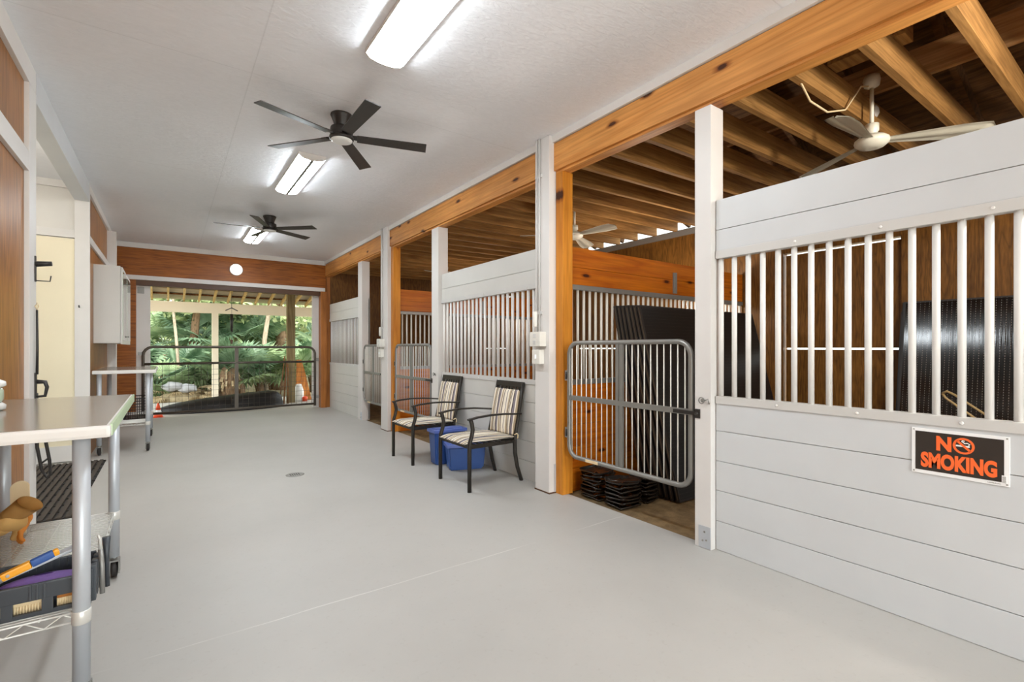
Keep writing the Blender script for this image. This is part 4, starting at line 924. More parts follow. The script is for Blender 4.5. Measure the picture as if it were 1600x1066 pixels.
# black hardware hanging by the white upright
xh = XL + 0.028; yh = 4.56
t = thing('tack_bracket', 'black steel bracket with a roller on the white upright', 'bracket', (xh, yh, 1.76))
mm = MB(); mm.box(xh - 0.002, xh + 0.006, yh, yh + 0.03, 1.755, 1.93, 0.001); mm.build('back_plate', M['black'], t)
mm = MB(); mm.tube([(xh, yh + 0.015, 1.875), (xh + 0.085, yh + 0.015, 1.885)], [0.02, 0.016], 12); mm.build('roller', M['black'], t)
mm = MB(); mm.tube([(xh, yh + 0.015, 1.762), (xh + 0.075, yh + 0.015, 1.762), (xh + 0.08, yh + 0.015, 1.8)], 0.004, 6); mm.build('hook', M['black'], t)
t = thing('riding_whip', 'thin black whip hanging from a hook on the white upright', 'whip', (xh + 0.012, yh, 1.1))
mm = MB(); mm.tube([(xh + 0.012, yh, 1.56), (xh + 0.014, yh, 1.3), (xh + 0.012, yh, 1.12)], [0.006, 0.007, 0.008], 8); mm.build('shaft', M['black'], t)
mm = MB(); mm.tube([(xh + 0.012, yh, 1.56), (xh + 0.02, yh, 1.585), (xh + 0.012, yh, 1.61), (xh + 0.004, yh, 1.585)], 0.004, 6, True); mm.build('loop', M['tan'], t)
t = thing('bridle_bracket', 'black curved bracket on the white upright just above the table', 'bracket', (xh, yh, 0.96))
mm = MB(); mm.box(xh - 0.002, xh + 0.008, yh, yh + 0.03, 0.955, 1.13, 0.001); mm.build('back_plate', M['black'], t)
mm = MB(); mm.tube([(xh, yh + 0.015, 1.07), (xh + 0.05, yh + 0.015, 1.065), (xh + 0.06, yh + 0.015, 1.03), (xh + 0.05, yh + 0.015, 0.97), (xh, yh + 0.015, 0.965)], [0.016, 0.014, 0.011, 0.01, 0.008], 8); mm.build('arm', M['black'], t)
t = thing('saddle_rack', 'black bent tube rack folded down the white upright below table height', 'rack', (xh + 0.03, yh, 0.4))
mm = MB(); mm.tube([(xh + 0.004, yh + 0.03, 0.99), (xh + 0.008, yh + 0.03, 0.62), (xh + 0.03, yh + 0.03, 0.46), (xh + 0.055, yh + 0.03, 0.405), (xh + 0.075, yh + 0.03, 0.42), (xh + 0.07, yh + 0.03, 0.52), (xh + 0.05, yh + 0.03, 0.66), (xh + 0.03, yh + 0.03, 0.8)], 0.010, 8); mm.build('bent_tube', M['black'], t)
mm = MB(); mm.tube([(xh + 0.024, yh + 0.03, 0.5), (xh + 0.07, yh + 0.03, 0.54)], 0.006, 6); mm.build('cross_bar', M['black'], t)
mm = MB(); mm.tube([(-0.83, 7.376, 1.77), (-0.83, 7.345, 1.765), (-0.83, 7.34, 1.79)], 0.006, 6); tag(mm.build('coat_hook', M['black']), 'tiny dark hook on the white casing right of the cream door', 'hook')

# ------------------------------------------------------------------ stall contents
# Dutch doors in the outer wall: daylight shows through real gaps
def dutch(y0, y1, n, lab):
    t = thing('stall_door_%d' % n, lab, 'door', (XO - 0.03, (y0 + y1) / 2, 0)); t['kind'] = 'structure'; t.name = 'door_%d' % n; WL[t.name] = Vector((XO - 0.03, (y0 + y1) / 2, 0))
    return t
def cut_wall():
    # outer wall rebuilt with door openings
    w = bpy.data.objects['wall_right']; bpy.data.objects.remove(w)
    mm = MB(); ops = [(1.64, 2.76), (5.2, 6.3), (8.3, 9.42)]; y = YN
    for a, b in ops:
        mm.box(XO, XO + 0.1, y, a, -0.1, 2.9); mm.box(XO, XO + 0.1, a, b, 2.41, 2.9); y = b
    mm.box(XO, XO + 0.1, y, YB + 0.1, -0.1, 2.9)
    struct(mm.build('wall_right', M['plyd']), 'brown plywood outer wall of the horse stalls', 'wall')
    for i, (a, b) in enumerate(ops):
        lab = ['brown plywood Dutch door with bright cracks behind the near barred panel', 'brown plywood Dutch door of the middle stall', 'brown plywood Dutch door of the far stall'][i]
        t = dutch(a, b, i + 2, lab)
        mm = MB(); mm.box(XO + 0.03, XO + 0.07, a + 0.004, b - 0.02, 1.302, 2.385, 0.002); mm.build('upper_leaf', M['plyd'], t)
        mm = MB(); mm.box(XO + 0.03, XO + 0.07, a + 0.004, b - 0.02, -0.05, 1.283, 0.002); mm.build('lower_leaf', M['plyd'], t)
        mm = MB(); mm.box(XO - 0.02, XO, a - 0.09, a - 0.01, -0.01, 2.42, 0.002); mm.box(XO - 0.02, XO, b - 0.005, b + 0.06, -0.01, 2.42, 0.002); mm.build('casing', M['plyd'], t)
cut_wall()
def solar(W_, H, mat, lab, group):
    t = thing('solar_panel', lab, 'solar panel', (0, 0, 0), group)
    mm = MB(); f = 0.014; T = 0.036
    mm.box(0, W_, 0, T, 0, f); mm.box(0, W_, 0, T, H - f, H); mm.box(0, f, 0, T, f, H - f); mm.box(W_ - f, W_, 0, T, f, H - f); mm.build('frame', M['solarframe'], t)
    mm = MB(); mm.box(f, W_ - f, 0.002, 0.008, f, H - f); mm.build('laminate', mat, t)
    mm = MB(); mm.box(-0.002, 0.0, 0.015, 0.022, 0.02, H - 0.02); mm.build('edge_strip', M['tanedge'], t)
    return t
nP = 8
for i in range(nP):
    # local x along world +x, face toward -y, leaning on the orange partition
    lab = 'black solar panel leaning on the orange partition, %s' % ('front one facing the gate' if i == nP - 1 else ORD[nP - 1 - i] + ' behind the front one' if i < nP - 1 else '')
    p = solar(1.95, 1.74, M['solarh'], lab, 'solar panels leaning on the orange partition')
    yb = 2.86 - 0.057 * i; yt = 3.20 - 0.045 * i
    p.location = (3.52 + 0.012 * ((i * 5) % 4) - 0.01 * i, yb, 0.004); p.rotation_euler = (-math.asin((yt - yb) / 1.74), 0, R(2.5))
    p.rotation_euler = (-math.asin((yt - yb) / 1.74), 0, 0)
for i in range(3):
    lab = ['black finely lined solar panel leaning on the outer wall, front one with bright reflections', 'black solar panel just behind the front one on the outer wall', 'black solar panel at the back of the outer wall stack'][i]
    p = solar(1.9, 1.78, M['solarv'], lab, 'solar panels leaning on the outer stall wall')
    # local x -> world -y, face toward -x
    lean = R(9.9 - i * 0.5)
    rot = Matrix(((0, 1, 0), (-1, 0, 0), (0, 0, 1))).to_4x4()
    p.rotation_euler = (rot @ Matrix.Rotation(-lean, 4, 'X')).to_euler()
    p.location = (XO - 0.36 + 0.05 * i, 1.60 + 0.02 * i, -0.004)
t = thing('tan_tube_frame', 'slim tan bent tube frame leaning in front of the right solar panels', 'frame', (5.0, 0.9, -0.01))
A = [(5.12, 1.15, 0.93), (5.11, 1.12, 0.952), (5.10, 1.07, 0.925), (5.02, 0.80, 0.735), (4.9, 0.35, 0.40), (4.85, 0.12, -0.005)]
mm = MB(); mm.tube(A, 0.009, 8); mm.build('tube', M['cypress2'], t)
mm = MB(); mm.tube([A[0], (5.12, 1.13, 0.895), (5.10, 1.045, 0.83), (5.02, 0.82, 0.665), (4.92, 0.4, 0.35), (4.88, 0.16, -0.005)], 0.009, 8); mm.build('tube', M['cypress2'], t)

def tray(cx, cy, z, rz, w, d, lab):
    mm = MB(); n = 36; h = 0.022
    def prof(a, r):
        k = 1 + 0.035 * math.sin(7 * a + rz)
        ca, sa = math.cos(a), math.sin(a); e = 0.42
        return (math.copysign(abs(ca) ** e, ca) * w / 2 * k * r, math.copysign(abs(sa) ** e, sa) * d / 2 * k * r)
    def pt(u, v):
        a = 2 * PI * u
        r, hh = ((0.0, 0.004), (0.9, 0.004), (0.97, 0.012 + 0.010 * math.sin(5 * a + z * 90)), (1.0, h), (1.03, h - 0.004), (1.0, 0.006), (0.93, 0.0), (0.0, 0.0))[int(round(v * 7))]
        x, y = prof(a, max(r, 0.001)); return (x, y, hh + 0.006 * math.sin(3 * a + z * 50) * r)
    mm.grid(pt, n, 8, True, True)
    mz = min(v.co.z for v in mm.bm.verts)
    mm.xform(Matrix.Translation((cx, cy, z - mz)) @ Matrix.Rotation(rz, 4, 'Z'))
    return tag(mm.build('plastic_tray', M['glossblack']), lab, 'tray', 'glossy black trays stacked under the near gate')
for (cx, cy, n, w, d, nm) in ((3.09, 3.02, 8, 0.24, 0.24, 'stack touching the orange post'), (3.09, 2.74, 7, 0.25, 0.23, 'front stack under the gate'), (3.34, 2.72, 7, 0.19, 0.2, 'right stack under the gate')):
    z = -0.012
    for i in range(n):
        tray(cx + random.uniform(-.012, .012), cy + random.uniform(-.012, .012), z, random.uniform(-.2, .2), w, d, 'glossy black tray, %s from the floor in the %s' % (ORD[i], nm)); z += 0.031

# ------------------------------------------------------------------ rear gate
rg = thing('rear_gate', 'wide tubular gate with wire mesh across the rear opening', 'gate', (1.1, YB - 0.07, 0.05))
gx0, gx1, gy = -0.37, 2.58, YB - 0.06
def rr(x0, x1, z0, z1, r, y, n=6):
    return [(p[1], y, p[2]) for p in rounded(x0, x1, z0, z1, r, 0, n)]
pts = [(gx0, gy, 0.06), (gx0, gy, 1.17)] + [(gx0 + 0.15 - 0.15 * math.cos(R(a)), gy, 1.17 + 0.15 * math.sin(R(a))) for a in (20, 40, 60, 75, 90)] + [(gx1 - 0.15 + 0.15 * math.sin(R(a)), gy, 1.17 + 0.15 * math.cos(R(a))) for a in (0, 20, 40, 60, 80, 90)] + [(gx1, gy, 0.06)]
mm = MB(); mm.tube(pts, 0.024, 10); mm.build('frame', M['darkgate'], rg)
for z, n in ((1.01, 'upper_rail'), (0.10, 'bottom_rail')):
    mm = MB(); mm.tube([(gx0, gy, z), (gx1, gy, z)], 0.022, 10); mm.build(n, M['darkgate'], rg)
mm = MB(); mm.box(1.07, 1.135, gy - 0.015, gy + 0.015, 0.1, 1.31, 0.004); mm.build('centre_stile', M['darkgate'], rg)
mm = MB(); x = gx0 + 0.08
while x < gx1: mm.tube([(x, gy, 0.1), (x, gy, 1.01)], 0.0028, 5); x += 0.1
z = 0.19
while z < 1.0: mm.tube([(gx0, gy, z), (gx1, gy, z)], 0.0028, 5); z += 0.1
mm.build('wire_mesh', M['darkgate'], rg)
for x, z in ((gx1 + 0.05, 1.05), (gx1 + 0.05, 0.25), (gx0 - 0.045, 1.2)):
    mm = MB(); mm.box(x - 0.03, x + 0.03, gy - 0.012, gy + 0.012, z - 0.03, z + 0.03, 0.003); mm.build('hinge', M['channel2'], rg)
mm = MB(); mm.box(-0.46, -0.36, YB + 0.115, YB + 0.124, 2.3, 2.42, 0.003)
tag(mm.build('bolt_plate', M['channel2']), 'small grey bolted plate at the top of the left jamb board', 'plate')

# ------------------------------------------------------------------ patio and garden
struct(B('floor_patio', M['slab'], None, -3.0, 6.0, YB + 0.152, 14.7, -0.2, -0.06), 'outdoor slab beyond the rear gate', 'floor')
struct(B('floor_bounce_apron', M['apron'], None, -6.0, 8.0, -12.0, YN, -0.2, -0.03), 'added pale apron bouncing daylight into the open near end', 'floor')  # unseen pale slab added to bounce sunlight up to the aisle ceiling
struct(B('floor_garden', M['ground'], None, -40, 45, -30, 60, -0.5, -0.22), 'leaf-strewn garden ground', 'ground')
pr = thing('patio_roof', 'pale patio roof with yellow rafters and cream fascia beam beyond the opening', 'roof', (1.2, 13, 2.2))
def pz(y): return 2.47 + (14.5 - y) * 0.21
for i in range(-6, 17):
    x = -0.32 + 0.317 * i
    mm = MB(); mm.obox((x, 14.55, pz(14.55) + 0.045), (x, YB + 0.25, pz(YB + 0.25) + 0.045), 0.04, 0.09); mm.build('rafter', M['patiowood'], pr)
mm = MB(); mm.prism([(-2.6, 14.8, pz(14.8) + 0.13), (-2.6, YB + 0.13, pz(YB + 0.13) + 0.13), (-2.6, YB + 0.13, pz(YB + 0.13) + 0.15), (-2.6, 14.8, pz(14.8) + 0.15)], (7.6, 0, 0)); mm.build('roof_sheet', M['roofsheet'], pr)
for y in (14.3, 13.8, 13.3, 12.6, 11.9):
    mm = MB(); mm.box(-2.6, 5.0, y - 0.03, y + 0.03, pz(y) + 0.09, pz(y) + 0.125); mm.build('purlin', M['pole'], pr)
mm = MB(); mm.box(-2.6, 5.0, 14.48, 14.58, 2.19, 2.45, 0.005); mm.build('fascia_beam', M['fascia'], pr)
mm = MB(); mm.box(0.91, 1.05, 14.46, 14.6, -0.06, 2.19, 0.005); tag(mm.build('patio_post', M['fascia']), 'cream square post under the middle of the patio beam', 'post')
mm = MB(); mm.box(2.40, 2.575, 12.9, 13.07, -0.06, pz(13) + 0.0, 0.006); tag(mm.build('patio_post', M['greypost']), 'weathered brown square post on the right of the patio', 'post')
fn_ = thing('wind_chime', 'black wind chime hanging under the patio beam', 'wind chime', (1.2, 13.6, 1.9))
cxh, cyh = 1.245, 13.4
mm = MB(); mm.tube([(cxh, cyh, pz(13.4)), (cxh, cyh, 2.25)], 0.006, 6); mm.build('cord', M['black'], fn_)
mm = MB()
for a in (-1, 1): mm.obox((cxh, cyh, 2.27), (cxh + a * 0.13, cyh, 2.20), 0.05, 0.02, 0.003)
mm.build('hanger', M['black'], fn_)
mm = MB()
for k in range(6):
    a = 2 * PI * k / 6; mm.tube([(cxh + 0.022 * math.cos(a), cyh + 0.022 * math.sin(a), 2.12), (cxh + 0.022 * math.cos(a), cyh + 0.022 * math.sin(a), 1.78 - 0.02 * k)], 0.011, 8)
mm.tube([(cxh, cyh, 2.25), (cxh, cyh, 1.5)], 0.003, 5); mm.build('tubes', M['black'], fn_)
mm = MB(); mm.prism([(cxh - 0.03, cyh, 1.5), (cxh + 0.03, cyh, 1.5), (cxh + 0.02, cyh, 1.4), (cxh - 0.02, cyh, 1.4)], (0, 0.006, 0)); mm.build('sail', M['brown'], fn_)
# overturned black boat
def boat(u, v):
    s = u * 2 - 1; L = 1.22
    w = 0.36 * (1 - abs(s) ** 2.6) ** 0.7 + 0.02; h = 0.37 * max(0.0, min(1, u * 1.12)) ** 0.4 * max(0.0, 1 - max(0.0, (u - 0.8) / 0.2) ** 4) ** 0.5 + 0.02
    a = PI * v; return (0.99 + L * s, 12.3 + w * -math.cos(a), -0.06 + h * math.sin(a) ** 0.6)
mm = MB(); mm.grid(boat, 40, 18); bo = thing('overturned_boat', 'black upturned plastic hull lying on the patio behind the gate', 'boat', (0.99, 12.3, -0.06))
bmesh.ops.solidify(mm.bm, geom=mm.bm.faces[:], thickness=0.01); mm.build('hull', M['tank'], bo)
mm = MB(); mm.tube([(0.99 + 1.22 * s, 12.3 - (0.37 * max(0, 1 - abs(s) ** 2.6) ** 0.7 + 0.02), -0.045) for s in [x / 10 for x in range(-10, 11)]], 0.014, 6); mm.build('rim', M['rubber'], bo)
for k, (xa, xb, za) in enumerate(((2.18, 2.33, 1.1), (2.28, 2.37, 0.95), (2.37, 2.40, 0.9))):
    mm = MB(); mm.tube([(xa, 12.72, -0.058), (xb, 12.88, za)], 0.018 if k else 0.014, 8)
    tag(mm.build('wooden_pole', M['pole']), ['thin tall brown pole leaning toward the weathered post', 'thicker brown pole in the middle of the three by the post', 'short brown pole closest to the weathered post'][k], 'pole', 'poles leaning on the weathered post')
mm = MB(); mm.prism([(2.66, 13.4, -0.06), (3.08, 13.4, -0.06), (3.0, 13.47, 0.35), (2.93, 13.52, 0.7), (2.86, 13.56, 0.98), (2.74, 13.56, 0.98), (2.72, 13.5, 0.6), (2.70, 13.45, 0.25)], (0.0, 0.05, 0.01))
tag(mm.build('cypress_slab', M['cypress']), 'orange-brown wood slab standing right of the weathered post', 'wood slab')
mm = MB(); mm.lathe((2.72, 13.2, -0.06), [(0.1, 0), (0.12, 0.03), (0.12, 0.25), (0.07, 0.42), (0.05, 0.44)], 16); tag(mm.build('feed_bag', M['frost']), 'small white bag at the foot of the orange-brown slab', 'bag')
mm = MB(); mm.lathe((2.84, 13.15, -0.06), [(0.07, 0), (0.08, 0.1), (0.05, 0.12)], 16); tag(mm.build('red_can', M['red']), 'small orange-red can at the foot of the orange-brown slab', 'can')
t = thing('safety_cone', 'small orange-red cone at the left end of the rear gate', 'cone', (-0.16, 11.5, -0.06))
mm = MB(); mm.box(-0.26, -0.06, 11.4, 11.6, -0.06, -0.04, 0.004); mm.build('base', M['red'], t)
mm = MB(); mm.lathe((-0.16, 11.5, -0.04), [(0.08, 0), (0.055, 0.1)], 18); mm.build('lower_body', M['red'], t)
mm = MB(); mm.lathe((-0.16, 11.5, 0.06), [(0.055, 0), (0.042, 0.05)], 18); mm.build('stripe', M['signwhite'], t)
mm = MB(); mm.lathe((-0.16, 11.5, 0.11), [(0.042, 0), (0.016, 0.13)], 18); mm.build('tip', M['red'], t)

GZ = -0.22
def frond(mm, base, az, el, stalk, rad, n=22, span=250):
    d = Vector((math.cos(az) * math.cos(el), math.sin(az) * math.cos(el), math.sin(el)))
    c = base + d * stalk; side = Vector((-math.sin(az), math.cos(az), 0)); up = side.cross(d) * -1
    for i in range(n):
        a = R(-span / 2 + span * i / (n - 1)); L = rad * (1 - 0.25 * abs(a) / R(span / 2)) * random.uniform(0.9, 1.05)
        t = d * math.cos(a) + side * math.sin(a); q = t.cross(up).normalized() * (rad * 0.062)
        m1 = c + t * L * 0.55 + up * 0.03 * rad; e = c + t * L - Vector((0, 0, 0.16 * rad)) 
        ridge = up * rad * 0.03
        v = [mm.bm.verts.new(p) for p in (c, m1 - q, e, m1 + q, m1 + ridge)]
        mm.bm.faces.new((v[0], v[1], v[4])); mm.bm.faces.new((v[1], v[2], v[4])); mm.bm.faces.new((v[2], v[3], v[4])); mm.bm.faces.new((v[3], v[0], v[4]))
    return c
def fan_palm(x, y, h, rad, n, lab, mat='palm', trunk=0.0, lean=0.0):
    t = thing('fan_palm', lab, 'palm', (x, y, GZ), 'fan palms in the garden')
    base = Vector((x + lean, y, GZ + trunk)); fm = MB(); sm = MB()
    if trunk > 0.05: 
        tm = MB(); tm.tube([(x, y, GZ - 0.05), (x + lean * 0.4, y, GZ + trunk * 0.5), (x + lean, y, GZ + trunk)], [0.15, 0.12, 0.13], 10); tm.build('trunk', M['bark'], t)
    for i in range(n):
        az = 2 * PI * i / n * 1.618 * 1.0 + random.uniform(-.3, .3); el = R(random.uniform(5, 80))
        st = h * random.uniform(0.55, 0.9)
        c = frond(fm, base, az, el, st, rad * random.uniform(0.8, 1.1))
        sm.tube([base, base.lerp(c, 0.5) + Vector((0, 0, 0.03)), c], 0.012, 5)
    fm.build('fronds', M[mat], t, recalc=False); sm.build('stalks', M['palm'], t)
    return t
sides = ['left', 'centre', 'right']
for i, (x, y, h, rad, n, mt, tr) in enumerate([(-0.3, 16.0, 0.9, 0.7, 14, 'palm', 0.1), (0.35, 17.0, 1.0, 0.75, 14, 'palm2', 0.5), (1.2, 16.2, 1.0, 0.85, 15, 'palm', 0.3),
        (1.75, 16.0, 1.0, 0.85, 15, 'palm2', 0.6), (2.4, 17.2, 1.1, 0.8, 14, 'palm', 0.4), (3.4, 16.4, 1.0, 0.8, 14, 'palm', 0.4), (4.1, 17.5, 1.1, 0.8, 14, 'palm2', 0.6),
        (-0.9, 17.6, 1.0, 0.8, 14, 'palm2', 0.7), (0.9, 18.6, 1.2, 0.9, 14, 'palm2', 1.6), (2.0, 18.8, 1.2, 0.95, 16, 'palm2', 1.7), (-0.1, 19.5, 1.2, 0.9, 14, 'palm', 1.5), (3.0, 19.5, 1.2, 0.9, 14, 'palm', 1.2),
        (5.0, 19.0, 1.2, 0.9, 14, 'palm', 1.2), (1.4, 21.0, 1.4, 1.0, 14, 'palm', 2.0), (4.2, 21.5, 1.4, 1.0, 14, 'palm2', 2.0), (-1.4, 20.5, 1.4, 1.0, 14, 'palm2', 1.6)]):
    lab = ['low fan palm behind the left jamb of the rear opening', 'fan palm behind the pale heap of dead fronds', 'fan palm just right of the cream patio post', 'large fan palm directly behind the gate centre bar',
           'fan palm left of the weathered post', 'fan palm right of the weathered post', 'fan palm at the far right of the garden view', 'blue-green fan palm at the far left of the garden view',
           'tall fan palm whose crown sits behind the cream post', 'tall blue-green fan palm behind the wind chime', 'tall fan palm behind the slim pale trunk on the left', 'tall fan palm behind the pale trunk on the right',
           'tall fan palm half hidden by the right jamb', 'tallest fan palm deep behind the cream post', 'deep blue-green fan palm behind the weathered post', 'deep blue-green fan palm behind the left jamb'][i]
    fan_palm(x, y, h, rad, n, lab, mt, tr, random.uniform(-.15, .15))
def cloud(mm, c, rx, ry, rz, n, s):
    for _ in range(n):
        while True:
            p = Vector((random.uniform(-1, 1), random.uniform(-1, 1), random.uniform(-1, 1)))
            if p.length < 1: break
        p = Vector((c[0] + p.x * rx, c[1] + p.y * ry, c[2] + p.z * rz)); a = Vector((random.gauss(0, 1), random.gauss(0, 1), random.gauss(0, .6))).normalized(); b = a.orthogonal().normalized()
        b.rotate(Matrix.Rotation(random.uniform(0, 6.28), 3, a)); k = s * random.uniform(0.6, 1.3)
        e = a.cross(b)
        mm.quad(p - a * k, p + b * k * 0.45, p + a * k, p - b * k * 0.45)
def tree(x, y, h, r, lean, bark, leaf, lab, crown):
    t = thing('garden_tree', lab, 'tree', (x, y, GZ), 'trees in the garden')
    mm = MB(); P = [(x + lean * f + 0.08 * math.sin(f * 7 + x), y, GZ - 0.05 + (h + 0.05) * f) for f in (0, .2, .4, .6, .8, 1)]
    mm.tube(P, [r * 1.25, r, r * .95, r * .85, r * .75, r * .6], 10); mm.build('trunk', M[bark], t)
    mm = MB()
    for (dx, dy, dz, rx, rz, n) in crown: cloud(mm, (x + lean + dx, y + dy, GZ + dz), rx, rx, rz, n, 0.13)
    mm.build('foliage', M[leaf], t, recalc=False)
    mm = MB()
    for (dx, dy, dz, rx, rz, n) in crown[:3]:
        s0 = Vector(P[3]); mm.tube([s0, s0.lerp(Vector((x + lean + dx, y + dy, GZ + dz)), 0.6) + Vector((0, 0, .1)), (x + lean + dx, y + dy, GZ + dz)], [r * .4, r * .25, 0.012], 6)
    mm.build('branches', M[bark], t)
tree(0.15, 16.6, 4.5, 0.04, 0.05, 'palebark', 'leaf', 'slim pale trunk in the left of the garden view', [(0, 0, 4.0, 1.2, 0.9, 500), (-.6, .3, 3.3, 0.7, 0.5, 200), (.6, .2, 3.2, 0.7, .5, 200)])
tree(0.35, 18.0, 4.5, 0.12, 0.75, 'bark', 'leaf', 'leaning brown trunk left of the cream patio post', [(0, 0, 4.0, 1.4, 1.0, 600), (-.8, .3, 3.0, 0.8, 0.6, 260), (.7, .2, 2.9, 0.8, .6, 260)])
tree(2.55, 17.4, 4.6, 0.075, 0.15, 'palebark', 'leaf2', 'pale trunk between the wind chime and the weathered post', [(0, 0, 4.2, 1.4, 1.0, 600), (-.8, .3, 3.1, 0.8, 0.5, 260), (.8, .2, 2.8, 0.8, .6, 260)])
tree(3.35, 19.2, 5.0, 0.2, 0.05, 'bark', 'leaf2', 'thick dark trunk just left of the weathered post', [(0, 0, 4.4, 1.5, 1.1, 600), (-1, .3, 3.4, 0.9, 0.6, 260), (1, .2, 3.2, 0.9, .6, 260)])
for i, (x, y, w, hh, lf) in enumerate([(-2.4, 23, 2.2, 1.7, 'leaf'), (0.2, 24, 2.2, 1.8, 'leaf2'), (2.4, 23.5, 2.0, 1.6, 'leaf'), (4.6, 24, 2.2, 1.8, 'leaf2'), (7.0, 23, 2.3, 1.8, 'leaf2'), (-5, 25, 2.6, 2.2, 'leaf'), (9.6, 24, 2.4, 2, 'leaf'), (1.2, 28, 3.2, 2.6, 'leaf'), (6, 28.5, 3.2, 2.6, 'leaf'), (-3.4, 29, 3.2, 2.6, 'leaf2')]):
    lab = ['leafy background tree behind the left jamb', 'pale leafy background tree behind the left half of the garden', 'leafy background tree behind the wind chime', 'pale leafy background tree behind the weathered post', 'pale leafy background tree behind the right jamb',
           'leafy tree far left beyond the rear opening', 'leafy tree far right beyond the rear opening', 'deep tall tree closing the middle of the garden view', 'deep tall tree closing the right of the garden view', 'deep pale tree closing the left of the garden view'][i]
    tree(x, y, 4.5, 0.16, 0.2, 'bark', lf, lab, [(0, 0, 4.0, w * 1.1, hh, 900), (-.9, -.6, 2.6, w * .8, 1.2, 600), (.9, -.4, 2.3, w * .8, 1.2, 600), (0, -.8, 1.1, w, 0.9, 700)])
# heap of dead fronds with pale stones
t = thing('dead_frond_heap', 'heap of straw-coloured dead palm fronds left of the cream post', 'dead fronds', (0.3, 15.6, GZ))
mm = MB()
for i in range(26):
    frond(mm, Vector((0.2 + random.uniform(-.5, .6), 15.6 + random.uniform(-.2, .3), GZ + random.uniform(0.15, 0.45))), random.uniform(0, 6.28), R(random.uniform(-25, 20)), 0.1, 0.42, 16, 150)
mm.build('fronds', M['dead'], t, recalc=False)
mm = MB(); mm.grid(lambda u, v: (0.3 + 0.6 * math.cos(2 * PI * u) * math.sin(PI / 2 * v), 15.65 + 0.4 * math.sin(2 * PI * u) * math.sin(PI / 2 * v), GZ + 0.42 * math.cos(PI / 2 * v)), 20, 8, True, True); mm.build('mound', M['ground'], t)
for i, (x, y, z, s) in enumerate(((0.1, 15.35, 0.30, 0.17), (0.42, 15.35, 0.24, 0.16))):
    mm = MB(); bmesh.ops.create_icosphere(mm.bm, subdivisions=3, radius=s)
    for v in mm.bm.verts: v.co = Vector((v.co.x * 1.4, v.co.y, v.co.z * 0.75)) * (1 + 0.12 * math.sin(v.co.x * 30 + v.co.z * 21)) + Vector((x, y, z))
    for f in mm.bm.faces: f.smooth = True
    tag(mm.build('pale_stone', M['stone']), ['pale stone on the left of the dead frond heap', 'pale stone on the right of the dead frond heap'][i], 'stone')
t = thing('palm_stump', 'shaggy brown palm stump right of the cream patio post', 'stump', (1.45, 16.6, GZ))
mm = MB(); mm.lathe((1.4, 15.6, GZ), [(0.16, 0), (0.2, 0.3), (0.24, 0.75), (0.2, 0.95), (0.08, 1.02)], 16); mm.build('trunk', M['bark'], t)
mm = MB()
for i in range(30):
    a = random.uniform(0, 6.28); z = random.uniform(.5, .95); mm.obox((1.4 + .2 * math.cos(a), 15.6 + .2 * math.sin(a), GZ + z), (1.4 + .27 * math.cos(a), 15.6 + .27 * math.sin(a), GZ + z - .2), .05, .006)
mm.build('husks', M['dead'], t)

# ------------------------------------------------------------------ light
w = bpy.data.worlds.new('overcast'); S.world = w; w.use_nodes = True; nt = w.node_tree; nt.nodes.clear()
o = nt.nodes.new('ShaderNodeOutputWorld'); bg = nt.nodes.new('ShaderNodeBackground')
tc = nt.nodes.new('ShaderNodeTexCoord'); sp = nt.nodes.new('ShaderNodeSeparateXYZ'); cr = nt.nodes.new('ShaderNodeValToRGB')
cr.color_ramp.elements[0].position = 0.45; cr.color_ramp.elements[0].color = (0.80, 0.86, 0.82, 1); cr.color_ramp.elements[1].position = 1.0; cr.color_ramp.elements[1].color = (0.86, 0.93, 1.0, 1)
mp = nt.nodes.new('ShaderNodeMath'); mp.operation = 'MULTIPLY_ADD'; mp.inputs[1].default_value = 0.5; mp.inputs[2].default_value = 0.5
nt.links.new(tc.outputs['Generated'], sp.inputs[0]); nt.links.new(sp.outputs['Z'], mp.inputs[0]); nt.links.new(mp.outputs[0], cr.inputs[0]); nt.links.new(cr.outputs[0], bg.inputs[0])
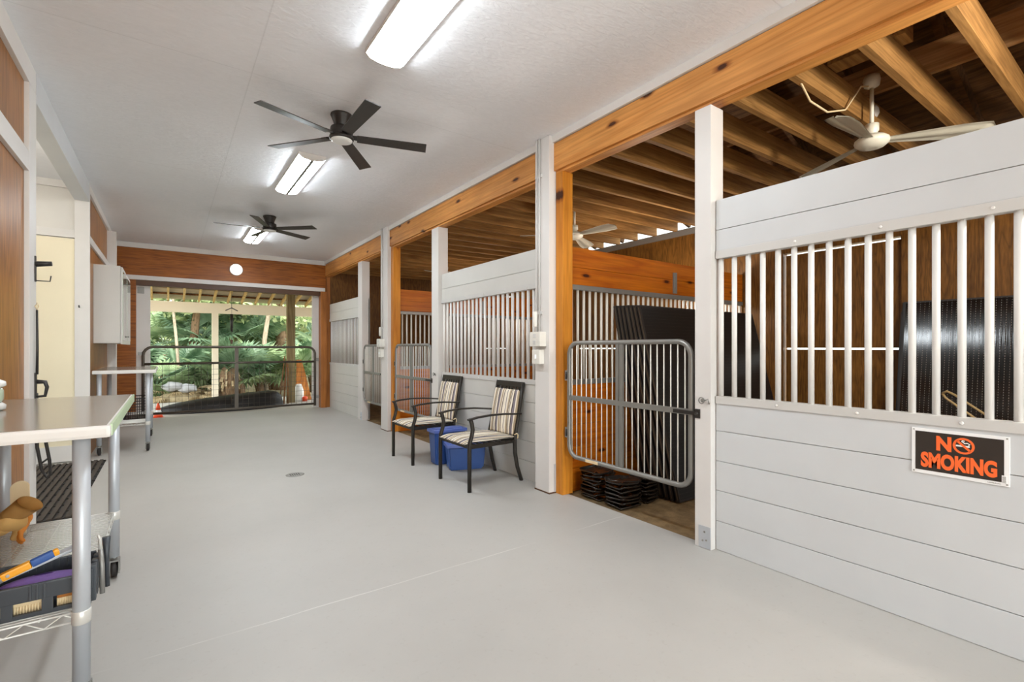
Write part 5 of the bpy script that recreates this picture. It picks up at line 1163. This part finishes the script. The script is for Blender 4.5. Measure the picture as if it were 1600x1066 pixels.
# the sky is brighter behind the camera (open near end of the aisle) than over the garden
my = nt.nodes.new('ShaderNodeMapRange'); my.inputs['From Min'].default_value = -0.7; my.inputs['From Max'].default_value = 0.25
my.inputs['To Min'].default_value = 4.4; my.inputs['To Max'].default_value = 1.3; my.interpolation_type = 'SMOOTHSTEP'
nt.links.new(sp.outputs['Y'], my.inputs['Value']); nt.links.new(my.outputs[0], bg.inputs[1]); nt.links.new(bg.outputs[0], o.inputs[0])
for x, y, z in ((3.5, -0.3, 2.66), (4.9, 3.7, 2.12), (4.9, 7.62, 2.12)):  # fill lamps added to brighten stalls and joists; bulbs and mounts are invented
    pl = bpy.data.lights.new('stall_fill_light', 'POINT'); pl.energy = 62 if y < 1 else (30 if y < 5 else 16); pl.color = (1, 0.93, 0.83); pl.shadow_soft_size = 0.12
    po = bpy.data.objects.new('stall_fill_light', pl); COL.objects.link(po); po.location = (x, y, z - 0.13)
    lab = {-0.3: 'added fill bulb on a cord from the joists of the nearest stall', 3.7: 'added fill bulb on a bracket behind the orange partition of the near stall', 7.62: 'added fill bulb on a bracket behind the far orange partition'}[y]
    t = thing('fill_bulb_holder', lab, 'lamp', (x, y, z))
    if y < 1: P = [(x, y, 2.935), (x, y, z + 0.07)]
    else: P = [(x, y - 0.41, z - 0.03), (x, y - 0.3, z + 0.05), (x, y - 0.1, z + 0.09), (x, y, z + 0.07)]
    mm = MB(); mm.tube(P, 0.006, 6); mm.build('cord' if y < 1 else 'bracket_arm', M['rubber'], t)
    mm = MB(); mm.lathe((x, y, z), [(0.018, 0.0), (0.022, 0.02), (0.02, 0.08)], 14); mm.build('socket', M['frost'], t)
pl = bpy.data.lights.new('alcove_bulb', 'POINT'); pl.energy = 14; pl.color = (1, 0.92, 0.78); pl.shadow_soft_size = 0.08
po = bpy.data.objects.new('alcove_bulb', pl); COL.objects.link(po); po.location = (-1.6, 5.6, 2.9)
sl = bpy.data.lights.new('sun', 'SUN'); sl.energy = 3.5; sl.angle = R(8); sl.color = (1, 0.95, 0.86)
so = bpy.data.objects.new('sun', sl); COL.objects.link(so); so.rotation_euler = (R(38), R(-12), 0); so.location = (0, 0, 20)
S.view_settings.view_transform = 'Standard'; S.view_settings.look = 'None'; S.view_settings.gamma = 1.0; S.view_settings.exposure = 0.98
try: S.view_settings.use_curve_mapping = False
except Exception: pass

# ------------------------------------------------------------------ camera
cam = bpy.data.cameras.new('camera'); co = bpy.data.objects.new('camera', cam); COL.objects.link(co)
co.location = (0, 0, 1.3); co.rotation_euler = (R(90), 0, -math.atan(537 / 752.0))
cam.sensor_width = 36; cam.lens = 752 / 1600 * 36; cam.shift_y = 11 / 1600.0; cam.clip_start = 0.02; cam.clip_end = 300
S.camera = co
